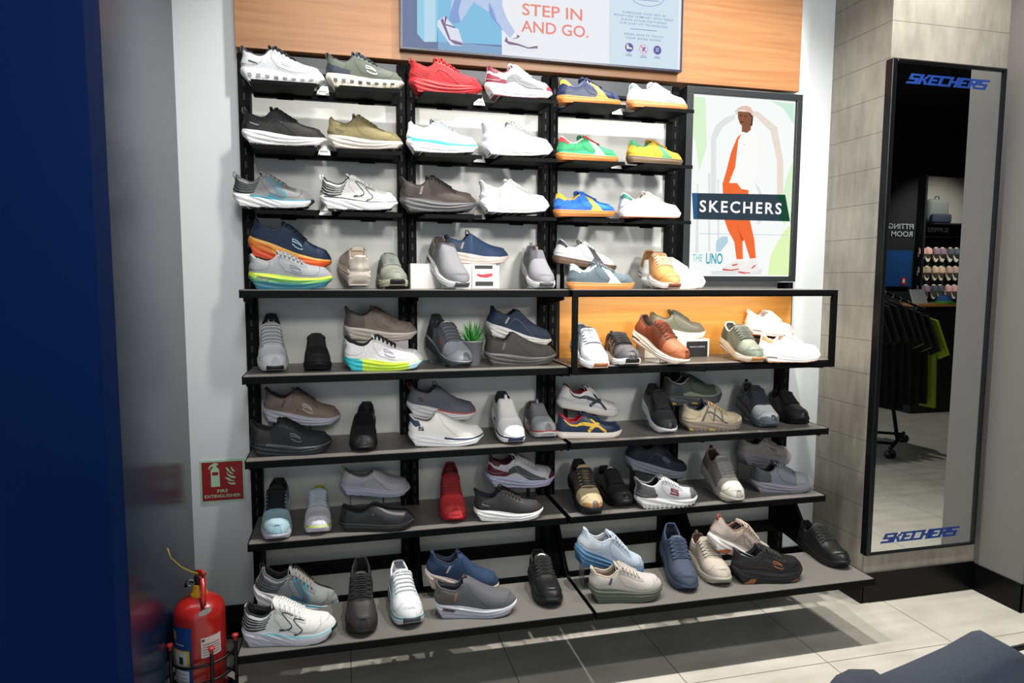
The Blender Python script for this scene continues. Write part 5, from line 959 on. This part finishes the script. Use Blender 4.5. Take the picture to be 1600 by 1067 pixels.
86: dict(s='plush', f='leather', u='#1b1b1c', m='#1c1c20', o='#141416', la='#161617', t='#19191a', co='#141415', li='#0c0c0d', d=[('overlay', '#26262a'), ('slogo', '#9a5a30')], sd=[('orange', '#a05a30')], bow=1, label='black sneaker with orange sole insets at the front of the lowest shelf'),
87: dict(s='run', f='leather', u='#19191a', m='#151516', o='#121213', la='#151516', t='#18181a', tb='#2c2c2e', co='#141415', li='#0f0f10', label='plain black laced sneaker at the far right of the lowest shelf'),
}
GRP = {}
for k in SP: GRP[k] = ('shoes on the ' + (R[0] if k < 7 else R[1] if k < 13 else R[2] if k < 19 else R[3] if k < 31 else R[4] if k < 46 else R[5] if k < 60 else R[6] if k < 74 else R[7]))
STANDS = {19: (1.426, 'clear'), 27: (1.426, 'black'), 24: (1.426, 'clear'), 26: (1.426, 'clear'), 29: (1.426, 'clear'), 31: (1.126, 'clear'), 33: None, 35: (1.126, 'clear'), 37: (1.126, 'clear'), 39: (1.126, 'clear'), 41: (1.126, 'clear'), 43: (1.126, 'clear'), 46: (.826, 'dark'), 48: (.826, 'clear'), 49: (.826, 'clear'), 51: (.826, 'clear'), 53: (.826, 'dark'), 55: (.826, 'clear'), 56: (.826, 'dark'), 58: (.826, 'clear'),
  60: (.526, 'clear'), 62: (.526, 'dark'), 64: (.526, 'clear'), 65: (.526, 'dark'), 67: (.526, 'clear'), 69: (.526, 'black'), 71: (.526, 'clear'), 74: (.28, 'clear'), 76: (.28, 'clear'), 78: (.28, 'clear'), 81: (.28, 'clear'), 83: (.28, 'clear'), 85: (.28, 'clear'), 22: (1.426, 'clear'), 21: (1.426, 'clear')}
for k_ in list(POSE):
    if POSE[k_][1] > -.035: POSE[k_] = (POSE[k_][0], -.035) + tuple(POSE[k_][2:])
SM = {'clear': ACR, 'black': mat('#0d0d0e', .4), 'dark': mat('#1d1a18', .35)}
for k, sp in SP.items():
    hx, hy, hz, yw, ti, L = POSE[k]
    nm = 'loafer' if sp['s'] == 'loafer' else ('slip_on_shoe' if sp['s'] == 'slipon' else ('trail_shoe' if sp['s'] == 'trail' else 'sneaker'))
    root = empty(nm, (hx, hy, hz)); root.rotation_euler = (Matrix.Rotation(yw, 3, 'Z') @ Matrix.Rotation(-ti, 3, 'Y')).to_euler(); root.scale = (L / .3,) * 3
    tag(root, sp['label'], 'shoe', GRP[k])
    build_shoe(k, sp, root)
    stn = STANDS.get(k)
    if stn:
        w_ = sp['label'].replace(',', '').split(); cut = len(w_)
        for q in ('on', 'raised', 'facing', 'leaning', 'toe', 'with', 'beside', 'seen', 'tilted', 'behind', 'lying'):
            if q in w_ and w_.index(q) >= 2: cut = min(cut, w_.index(q))
        stand((hx, hy, hz), yw, ti, L, stn[0], {'clear': 'clear', 'black': 'black', 'dark': 'dark'}[stn[1]] + ' stand under the ' + ' '.join(w_[:min(cut, 6)]) + ', ' + {1.426: 'fourth row', 1.126: 'fifth row', .826: 'sixth row', .526: 'seventh row', .28: 'lowest shelf'}[stn[0]] + (', left' if hx < .2 else ', middle' if hx < .85 else ', right of centre' if hx < 1.35 else ', far right'), SM[stn[1]])

# ================================================================== display boxes, plant
def box_thing(name, label, x0, x1, y0, y1, z0, z1, m, parts=None, cat='display box'):
    root = tag(empty(name, ((x0 + x1) / 2, (y0 + y1) / 2, z0)), label, cat)
    mb = MB(); mb.box(x0, x1, y0, y1, z0, z1, m, bev=.0015); offset_parent(mb.build('body'), root)
    return root
WB = mat('#e6e4e0', .55)
rb = box_thing('display_box', 'white display box under the blue knit slip-on, fourth row', .256, .60, -.165, -.045, 1.426, 1.5255, WB)
CR = mat('#b9303a', .5)
rc = tag(empty('info_card', (.553, -.17, 1.43)), 'small white card with a red flag mark leaning on the white display box', 'card')
mb = MB(); mb.box(.500, .610, -.174, -.172, 1.428, 1.520, mat('#f1efed', .5)); offset_parent(mb.build('card'), rc)
mb = MB(); K = mat('#17181a', .5); y = -.1745
flat_poly(mb, [(.510, 1.506), (.583, 1.506), (.583, 1.520), (.510, 1.520)], K, y); flat_poly(mb, [(.512, 1.438), (.585, 1.438), (.585, 1.456), (.512, 1.456)], K, y)
flat_poly(mb, [(.515, 1.487), (.540, 1.484), (.582, 1.489), (.582, 1.478), (.560, 1.470), (.530, 1.473), (.520, 1.478)], CR, y)
text_mesh(mb, 'SKECHERS', ((.520, 1.4915), (.575, 1.4955)), mat('#8a8a8c', .5), lambda x, z: (x, -.1746, z))
offset_parent(mb.build('print'), rc)
box_thing('display_box', 'pale grey display box under the taupe slip-in sneaker, fifth row', -.005, .245, -.160, -.045, 1.126, 1.2235, mat('#a9a4a4', .55))
box_thing('display_box', 'white display box under the olive grey leather sneaker in the tube frame', 1.262, 1.575, -.150, -.091, 1.126, 1.204, WB)
rc = tag(empty('info_card', (1.50, -.155, 1.127)), 'small black card leaning on the white display box in the tube frame', 'card')
mb = MB(); mb.box(1.462, 1.562, -.158, -.155, 1.1265, 1.195, K); offset_parent(mb.build('card'), rc)
mb = MB(); text_mesh(mb, 'SKECHERS', ((1.475, 1.168), (1.548, 1.174)), mat('#b8b8cc', .5), lambda x, z: (x, -.1585, z)); offset_parent(mb.build('print'), rc)
box_thing('display_box', 'dark brown block under the white leather sneaker in the tube frame', 1.80, 1.93, -.155, -.091, 1.126, 1.2025, mat('#2c1d12', .5))
box_thing('display_box', 'pale grey block under the pale beige sneaker, seventh row', 1.808, 1.965, -.16, -.045, .526, .606, mat('#a7a3a0', .5))
# succulent
root = tag(empty('potted_succulent', (.487, -.235, 1.126)), 'small green spiky succulent in a silver grey pot on the fifth row', 'plant')
mb = MB(); mb.lathe([(.029, 0), (.031, .002), (.0445, .094), (.046, .094), (.046, .100), (.043, .100), (.041, .085)], (0, 0, 0), mat('#93939b', .35, .35), 40); mb.build('pot', root)
mb = MB(); mb.lathe([(.0, .084), (.042, .085)], (0, 0, 0), mat('#3a2c22', .9), 24, caps=False); mb.build('soil', root)
mb = MB(); rnd = random.Random(4)
for ring, (cnt, ln, el, w) in enumerate(((9, .068, 18, .020), (9, .078, 38, .020), (8, .086, 58, .018), (5, .082, 78, .016))):
    for i in range(cnt):
        az = 2 * math.pi * (i + .5 * ring + rnd.uniform(-.15, .15)) / cnt; e = math.radians(el + rnd.uniform(-5, 5)); pts = []
        N = 7; V = []
        for j in range(N):
            t = j / (N - 1); r = ln * t * math.cos(e) * (1 - .1 * t) + .004; z = .088 + ln * t * math.sin(e) + .012 * t * t; ww = w * (1 - t) ** .6 * (.55 + .9 * t * (1 - t) * 2)
            for q, (sx_, dz) in enumerate(((-1, .002), (0, -.0035), (1, .002), (0, .001))):
                V.append(((r) * math.cos(az) - sx_ * ww / 2 * math.sin(az), (r) * math.sin(az) + sx_ * ww / 2 * math.cos(az), z + dz * (1 - t)))
        fs = []
        for j in range(N - 1):
            for q in range(4): fs.append((j * 4 + q, j * 4 + (q + 1) % 4, (j + 1) * 4 + (q + 1) % 4, (j + 1) * 4 + q))
        mb.add(V, fs, mat(['#2f7a35', '#3c9040', '#56a84c'][i % 3], .45), True)
mb.build('leaves', root)

# ================================================================== fire extinguisher and its stand
ex, ey = -.503, -.42
root = tag(empty('fire_extinguisher', (ex, ey, .03)), 'red fire extinguisher with blue and white labels on the floor at the left', 'fire extinguisher')
RED = mat('#a81e1a', .3, 0, '', 0, 0, 400, .4)
mb = MB(); rr = .082
mb.lathe([(.0, 0), (.074, 0), (rr, .008), (rr, .295)] + [(rr * math.cos(a) * 1.0 if a < 1.2 else rr * math.cos(a), .295 + .062 * math.sin(a)) for a in np.linspace(.1, 1.33, 10)] + [(.0, .357)], (0, 0, 0), RED, 48); mb.build('cylinder', root)
def arc_label(mb, a0, a1, z0, z1, m, off, n=14):
    V = []; 
    for i in range(n + 1):
        a = math.radians(a0 + (a1 - a0) * i / n); V += [((rr + off) * math.cos(a), (rr + off) * math.sin(a), z0), ((rr + off) * math.cos(a), (rr + off) * math.sin(a), z1)]
    mb.add(V, [(2 * i, 2 * i + 2, 2 * i + 3, 2 * i + 1) for i in range(n)], m, True)
mb = MB(); arc_label(mb, 178, 262, .03, .275, mat('#123f86', .4), .0006); arc_label(mb, 180, 256, .13, .195, mat('#d9b81e', .4), .0010); arc_label(mb, 182, 250, .137, .190, mat('#cfd2d6', .4), .0014); arc_label(mb, 182, 254, .035, .125, mat('#c9ced6', .4), .0010)
for i in range(6): arc_label(mb, 186, 248, .045 + i * .013, .048 + i * .013, mat('#8a93a4', .5), .0014)
arc_label(mb, 228, 240, .146, .172, mat('#2a2c34', .5), .0018, 4); arc_label(mb, 205, 215, .142, .15, mat('#8a3a3a', .5), .0018, 4)
for i, (q0, q1, w0, w1) in enumerate(((196, 206, .252, .257), (203, 206, .236, .257), (196, 199, .228, .24), (196, 206, .226, .230), (210, 213, .226, .257), (216, 219, .226, .257), (210, 219, .238, .243))): arc_label(mb, q0, q1, w0, w1, mat('#d9c81e', .4), .0012, 4)
arc_label(mb, 215, 244, .212, .215, mat('#b8c4dc', .4), .0012, 6)
mb.build('brand_label', root)
mb = MB(); arc_label(mb, 282, 330, .165, .235, mat('#c9b9b9', .4), .0008)
for i in range(5): arc_label(mb, 285, 326, .173 + i * .009, .1755 + i * .009, mat('#6a5a5c', .5), .0012)
arc_label(mb, 284, 290, .222, .230, mat('#22242c', .5), .0012, 3); mb.build('service_label', root)
mb = MB(); mb.lathe([(.026, .345), (.028, .352), (.028, .362), (.022, .366), (.018, .385), (.016, .392)], (0, 0, 0), mat('#c99a1a', .35, .2), 28); mb.build('neck_ring', root)
mb = MB(); mb.lathe([(.013, .37), (.013, .415), (.010, .425)], (0, 0, 0), mat('#2a2b30', .35, .6), 20); mb.tube([(-.012, -.004, .40), (-.03, -.012, .412), (-.038, -.01, .39)], .006, mat('#3a3b40', .3, .8), 8)
mb.tube([(-.020 + .011 * math.cos(a), -.018, .405 + .011 * math.sin(a)) for a in np.linspace(0, 2 * math.pi, 15)[:-1]], .0013, mat('#b9bcc0', .25, 1), 5, closed=True); mb.build('valve', root)
mb = MB(); mb.tube([(.0, 0, .428), (.018, -.018, .418), (.026, -.055, .365), (.028, -.066, .340)], [.008, .010, .009, .008], RED, 10, flat=.6)
mb.tube([(-.006, .004, .434), (.014, -.012, .440), (.026, -.024, .432)], .0065, RED, 8); mb.build('handle', root)
mb = MB(); V = []
for a in np.linspace(0, 2 * math.pi, 17)[:-1]: V.append((.034 + .021 * math.cos(a), -.078 - .002 * math.sin(a), .326 + .011 * math.sin(a) + .008 * math.cos(a)))
mb.add(V, [list(range(16))], mat('#c9cac9', .4)); 
mb.add([(x, y - .003, z) for x, y, z in V], [list(range(16))], mat('#c9cac9', .4)); mb.build('seal_tag', root)
mb = MB(); mb.tube([(.0, 0, .428), (-.02, -.004, .438), (-.05, -.012, .462), (-.078, -.02, .50), (-.086, -.024, .535)], .0018, mat('#b59a1c', .5), 6); mb.lathe([(.0, 0), (.008, 0), (.008, .012), (.0, .013)], (0, 0, .424), mat('#d0a81c', .5), 12); mb.build('zip_tie', root)
# stand
root = tag(empty('extinguisher_stand', (ex + .012, ey, 0)), 'black round wire stand with red tipped posts holding the extinguisher', 'stand')
BK = mat('#0c0c0e', .35, .3); Rg = .102
for z in (.055, .115, .175):
    mb = MB(); mb.tube([(Rg * math.cos(a), Rg * math.sin(a) * .95, z + .010 * math.cos(a)) for a in np.linspace(0, 2 * math.pi, 41)[:-1]], .0048, BK, 8, closed=True); mb.build('ring', root)
mb = MB(); mb.lathe([(.0, .012), (.098, .012), (.1, .016), (.1, .028), (.0, .029)], (0, 0, 0), BK, 40); mb.build('base_plate', root)
for a, h in ((205, .215), (292, .205), (345, .262), (95, .23)):
    x, y = Rg * 1.06 * math.cos(math.radians(a)), Rg * 1.06 * math.sin(math.radians(a)); h = .222
    if x + ex + .012 < -.59: x = -.59 - ex - .012 + .008
    mb = MB(); mb.tube([(x, y, .0), (x, y, h)], .006, BK, 10); p = mb.build('post', root)
    mb = MB(); mb.lathe([(.0, 0), (.006, 0), (.0065, .012), (.0105, .014), (.0105, .021), (.0, .0225)], (x, y, h - .002), mat('#b8322c', .4), 16); mb.build('cap', p)
# low black plate leaning by the blue wall
root = tag(empty('floor_box', (-.575, -.62, 0)), 'low black metal plate on the floor at the foot of the blue wall', 'metal plate')
mb = MB(); mb.prism([(-.70, 0), (-.56, 0), (-.56, .13), (-.70, .06)], 'x', -.592, -.572, BK); offset_parent(mb.build('plate'), root)
mb = MB(); mb.prism([(-.68, .02), (-.58, .02), (-.58, .05), (-.68, .03)], 'x', -.5718, -.5708, mat('#3a3c40', .4)); mb.prism([(-.68, .04), (-.58, .06), (-.58, .09), (-.68, .06)], 'x', -.5718, -.5708, mat('#24262a', .4)); offset_parent(mb.build('louvre'), root)

# ================================================================== garment rail in the foreground
def cloth_ridge(name, path, drop, spread, m, root, seed=0, n=40, k=22, fold=.006):
    rnd = np.random.RandomState(seed); P = np.array(path, float); t = np.linspace(0, len(P) - 1, n); i = np.clip(t.astype(int), 0, len(P) - 2); f = (t - i)[:, None]
    f = f * f * (3 - 2 * f); C = P[i] * (1 - f) + P[i + 1] * f
    G = np.zeros((n, k, 3)); u = np.linspace(-1, 1, k); d = P[-1] - P[0]; d = d / np.linalg.norm(d); nrm = np.array([-d[1], d[0], 0])
    ph = rnd.uniform(0, 6, 4)
    for a in range(n):
        tt = a / (n - 1)
        for b_ in range(k):
            q = u[b_]; w = spread * (.25 + .75 * abs(q) ** .6) * np.sign(q)
            z = -drop * abs(q) ** 1.6
            z += fold * math.sin(9 * tt + ph[0] + 4 * q) * abs(q) + fold * .6 * math.sin(17 * tt + ph[1] - 3 * q) * abs(q)
            G[a, b_] = C[a] + nrm * (w + fold * math.sin(12 * tt + ph[2]) * abs(q)) + np.array([0, 0, z])
    mb = MB(); mb.grid(G, m); mb.grid(G - np.array([0, 0, .004]), m, flip=True); return mb.build(name, root)
root = tag(empty('garment_rail', (.95, -2.05, 0)), 'thin black rail of a clothes rack at the lower right corner', 'clothes rack')
mb = MB(); mb.tube([(.60, -2.05, .863), (1.75, -2.05, .931)], .0048, mat('#0b0c0e', .35, .3), 10); offset_parent(mb.build('rail'), root)
mb = MB(); mb.tube([(1.75, -2.05, .931), (1.75, -2.05, 0)], .008, mat('#0b0c0e', .35, .3), 10); mb.tube([(.60, -2.05, .863), (.60, -2.05, 0)], .008, mat('#0b0c0e', .35, .3), 10); offset_parent(mb.build('post'), root)
CL = mat('#585e6b', .9, 0, 'knit')

g = tag(empty('draped_jacket', (.85, -2.1, .9)), 'dark slate blue jacket hanging over the black rail at the lower right corner', 'jacket', 'jackets on the foreground rail')
offset_parent(cloth_ridge('cloth', [(.702, -2.13, .919), (.758, -2.13, .932), (.822, -2.13, .948), (.87, -2.13, .965), (.887, -2.13, .965), (.911, -2.13, .95), (.943, -2.13, .922), (.988, -2.13, .881)], .30, .075, CL, None, 3), g)
g = tag(empty('draped_jacket', (.66, -2.1, .9)), 'smaller hump of dark slate cloth left of the jacket on the black rail', 'jacket', 'jackets on the foreground rail')
offset_parent(cloth_ridge('cloth', [(.61, -2.13, .905), (.64, -2.13, .936), (.659, -2.13, .941), (.7, -2.13, .935), (.725, -2.13, .905)], .30, .06, CL, None, 5), g)

# ================================================================== the part of the shop seen in the mirror
ZM = mat('#0f1114', .6)
# fitting room sign wall, blue lit panel
root = tag(empty('fitting_room_sign', (7.2, -5.55, 2.0)), 'grey lettering FITTING ROOM on the dark wall, seen reversed in the mirror', 'sign')
mb = MB(); tg_ = mat('#a9adb2', .5); to = lambda x, z: (-x, -5.548, z)
text_mesh(mb, 'FITTING', ((-7.44, 2.145), (-7.045, 2.215)), tg_, to, 0, .012); text_mesh(mb, 'ROOM', ((-7.43, 2.045), (-7.09, 2.115)), tg_, to, 0, .012)
offset_parent(mb.build('lettering'), root)
mb = MB(); mb.box(6.93, 7.42, -5.56, -5.52, 1.38, 1.86, mat('#0b3d73', .5)); o = tag(mb.build('blue_panel'), 'dark blue wall panel below the fitting room lettering, seen in the mirror', 'panel')
root = tag(empty('slipper_unit', (8.1, -5.4, 0)), 'dark wall unit with a lettered header over rows of slippers, seen in the mirror', 'shelving unit')
mb = MB(); mb.box(7.49, 7.52, -5.56, -5.43, 0, 2.85, ZM); mb.box(8.52, 8.55, -5.56, -5.43, 0, 2.85, ZM); mb.box(7.52, 8.52, -5.56, -5.545, 0, 2.85, mat('#15181c', .6)); offset_parent(mb.build('body'), root)
mb = MB(); mb.box(7.52, 8.52, -5.45, -5.43, 2.04, 2.20, mat('#131a22', .5)); h = mb.build('header'); offset_parent(h, root)
mb = MB(); text_mesh(mb, 'SLIPPERS', ((-7.90, 2.105), (-7.545, 2.165)), mat('#e2e4e6', .5), lambda x, z: (-x, -5.428, z), .25, .02); offset_parent(mb.build('header_lettering'), root)
mb = MB(); mb.box(7.62, 8.52, -5.544, -5.54, 2.22, 2.85, mat('#8d8a80', .7)); offset_parent(mb.build('niche_back'), root)
mb = MB(); mb.box(7.52, 8.52, -5.545, -5.30, 2.20, 2.215, ZM); offset_parent(mb.build('shelf'), root)
root = tag(empty('backpack', (7.70, -5.42, 2.217)), 'grey and navy backpack on top of the slipper unit, seen in the mirror', 'bag')
def rbox(x0, x1, y0, y1, z0, z1, m, name, root, bv):
    mb = MB(); bm = bmesh.new(); bmesh.ops.create_cube(bm, size=1)
    for v in bm.verts: v.co = Vector((v.co.x * (x1 - x0), v.co.y * (y1 - y0), v.co.z * (z1 - z0)))
    bmesh.ops.bevel(bm, geom=list(bm.edges), offset=bv, segments=4, affect='EDGES', profile=.5); bm.verts.index_update()
    mb.add([((x0 + x1) / 2 + v.co.x, (y0 + y1) / 2 + v.co.y, (z0 + z1) / 2 + v.co.z) for v in bm.verts], [[v.index for v in f.verts] for f in bm.faces], m, True); bm.free()
    return offset_parent(mb.build(name), root)
rbox(7.53, 7.86, -5.53, -5.38, 2.217, 2.54, mat('#5b5f5c', .8), 'body', root, .06); rbox(7.54, 7.85, -5.40, -5.34, 2.219, 2.34, mat('#1a2536', .8), 'front_pocket', root, .025)
mb = MB(); mb.tube([(7.66, -5.45, 2.535), (7.67, -5.45, 2.575), (7.72, -5.45, 2.575), (7.73, -5.45, 2.535)], .007, mat('#1a2536', .8), 8); offset_parent(mb.build('top_handle'), root)
# slippers hung in rows
cols = ['#e0aca4', '#b59c82', '#8f7480', '#d9b89c', '#4a5660', '#c2a08e']
k = 0
for r_ in range(3):
    for c_ in range(3):
        x = 7.585 + c_ * .235; z = 1.81 - r_ * .25
        root = tag(empty('slipper_pair', (x, -5.50, z)), '%s slippers, %s along the %s row of the unit in the mirror' % (['pink', 'beige', 'mauve', 'sand', 'blue grey', 'peach'][(k * 2 + r_) % 6], ['first', 'second', 'third'][c_], ['top', 'middle', 'bottom'][r_]), 'slippers', 'slippers hanging in the mirrored unit')
        m_ = mat(cols[(k * 2 + r_) % 6], .8)
        for sx_ in (-.052, .052):
            mb = MB(); pts = [(sx_ + .046 * math.cos(a), .0, .10 * math.sin(a)) for a in np.linspace(0, 2 * math.pi, 17)[:-1]]
            mb.add([(x_, y_, z_) for x_, y_, z_ in pts] + [(x_, y_ + .022, z_) for x_, y_, z_ in pts], [list(range(16))[::-1], list(range(16, 32))] + [(i, (i + 1) % 16, (i + 1) % 16 + 16, i + 16) for i in range(16)], mat('#efe3d6', .8)); mb.build('sole', root)
            mb = MB(); n_ = 9
            G = np.array([[(sx_ + .049 * math.cos(a), .022 + .045 * math.sin(a), zz) for a in np.linspace(0, math.pi, n_)] for zz in (.005, .045, .085)]); G[2, :, 1] *= .7
            mb.grid(G, m_); mb.build('strap', root)
        k += 1
# garment rack
rk = tag(empty('garment_rack', (4.6, -2.9, 0)), 'black wheeled garment rack full of shirts, seen in the mirror', 'clothes rack')
AX0, AX1, AY = 4.05, 5.02, -2.9
def arm_z(x): return 1.36 - (x - 4.597) * .365 if x > 4.597 else 1.36
mb = MB(); mb.tube([(AX0, AY, 1.36), (4.6, AY, 1.36), (AX1, AY, arm_z(AX1)), (AX1 + .01, AY, arm_z(AX1) + .03)], .011, mat('#1a1c1f', .4, .4), 10); offset_parent(mb.build('rail'), rk)
mb = MB(); mb.tube([(4.62, -2.70, .10), (4.52, -2.9, 1.36)], .016, ZM, 10); offset_parent(mb.build('post'), rk)
mb = MB(); mb.tube([(4.05, -2.9, .10), (4.05, -2.9, 1.36)], .016, ZM, 10); offset_parent(mb.build('post'), rk)
mb = MB(); mb.tube([(4.353, -2.49, .085), (4.907, -2.93, .085)], .016, ZM, 10); offset_parent(mb.build('foot'), rk)
mb = MB(); mb.tube([(4.45, -2.57, .10), (3.75, -3.05, .10)], .013, ZM, 8); offset_parent(mb.build('lower_bar'), rk)
mb = MB(); mb.tube([(4.80, -2.85, .10), (4.10, -3.30, .10)], .013, ZM, 8); offset_parent(mb.build('lower_bar'), rk)
for c in ((4.353, -2.49), (4.907, -2.93)):
    mb = MB()
    for d in (-.022, .022): mb.tube([(c[0] + d - .007, c[1], .035), (c[0] + d + .007, c[1], .035)], .035, mat('#0a0a0b', .5), 16)
    offset_parent(mb.build('wheel'), rk)
def shirt(x, col, label, zb=.45, trim=None):
    c = (x, AY, arm_z(x) - .10); root = tag(empty('hanging_shirt', c), label, 'shirt', 'shirts on the rack in the mirror')
    root.rotation_euler = (0, 0, math.radians(90 - 8))
    H = c[2] - zb; prof = [(-.045, .03), (-.20, -.015), (-.32, -.30), (-.235, -.345), (-.20, -.19), (-.225, -H), (.225, -H), (.20, -.19), (.235, -.345), (.32, -.30), (.20, -.015), (.045, .03), (0, .012)]
    m_ = mat(col, .85, 0, 'knit'); mb = MB(); mb.prism(prof, 'y', -.013, .013, m_); mb.build('body', root)
    if trim:
        for s_ in (-1, 1):
            mb = MB(); mb.tube([(s_ * .322, .0145, -.298), (s_ * .235, .0145, -.343)], .004, mat(trim, .7), 5); mb.build('cuff_trim', root)
    mb = MB(); mb.tube([(-.17, 0, .0), (0, 0, .05), (.17, 0, .0)], .004, mat('#0a0a0a', .5), 6); mb.tube([(0, 0, .05), (0, 0, .085), (.015, 0, .10), (.0, 0, .115), (-.012, 0, .106)], .0028, mat('#dfe2e2', .2, 1), 6); mb.build('hanger', root)
defs = [('#0d0e10', 'black', .35), ('#111215', 'black', .40), ('#0e0f12', 'black', .33), ('#15161a', 'charcoal', .42), ('#101114', 'black', .36), ('#16171b', 'charcoal', .36), ('#1d1f17', 'dark olive', .40), ('#1a1c15', 'dark olive', .38), ('#111316', 'black', .40)]
ordn = ['first', 'second', 'third', 'fourth', 'fifth', 'sixth', 'seventh', 'eighth', 'ninth']
for i, (c_, nm_, zb_) in enumerate(defs):
    shirt(4.18 + i * .083, c_, '%s shirt, %s along the rail of the rack in the mirror' % (nm_, ordn[i]), zb_, trim='#8a8d90' if i in (6, 7) else None)
shirt(4.94, '#a9c431', 'lime green shirt at the end of the rack in the mirror', .36)

root = tag(empty('fire_sign', (7.30, -5.51, 1.44)), 'tiny red and white fire sign on the far blue panel, seen in the mirror', 'sign')
mb = MB(); mb.box(7.255, 7.335, -5.518, -5.512, 1.40, 1.50, mat('#9c1c22', .5)); mb.box(7.28, 7.31, -5.512, -5.510, 1.43, 1.48, mat('#d9d9d9', .5)); offset_parent(mb.build('sign_plate'), root)
root = tag(empty('low_table', (6.0, -4.3, 0)), 'low dark display table with a wooden edge far behind the rack in the mirror', 'table')
mb = MB(); mb.box(6.02, 7.0, -4.6, -4.0, .0, 1.18, ZM); offset_parent(mb.build('body'), root)
mb = MB(); mb.box(6.0, 7.02, -4.62, -3.98, 1.18, 1.205, WOOD2); offset_parent(mb.build('table_top'), root)
root = tag(empty('price_board', (6.35, -4.2, 1.205)), 'white slanted board standing on the wood edged table in the mirror', 'sign')
mb = MB(); mb.prism([(-4.25, 1.206), (-4.24, 1.206), (-4.30, 1.36), (-4.31, 1.36)], 'x', 6.22, 6.42, mat('#cfd6dc', .5)); offset_parent(mb.build('board'), root)
root = tag(empty('cap', (6.6, -4.2, 1.205)), 'green and blue cap lying on the wood edged table in the mirror', 'cap')
mb = MB(); mb.lathe([(.085, 0), (.085, .03), (.07, .07), (.04, .095), (.0, .10)], (0, 0, .001), mat('#3f6fb0', .7), 20); mb.build('crown', root)
mb = MB(); mb.lathe([(.088, 0), (.089, .028), (.086, .028)], (0, 0, .001), mat('#4cae3c', .7), 20, caps=False); mb.prism([(-.07, .04), (.07, .04), (.09, .13), (-.09, .13)], 'z', .003, .012, mat('#4cae3c', .7)); mb.build('brim', root)
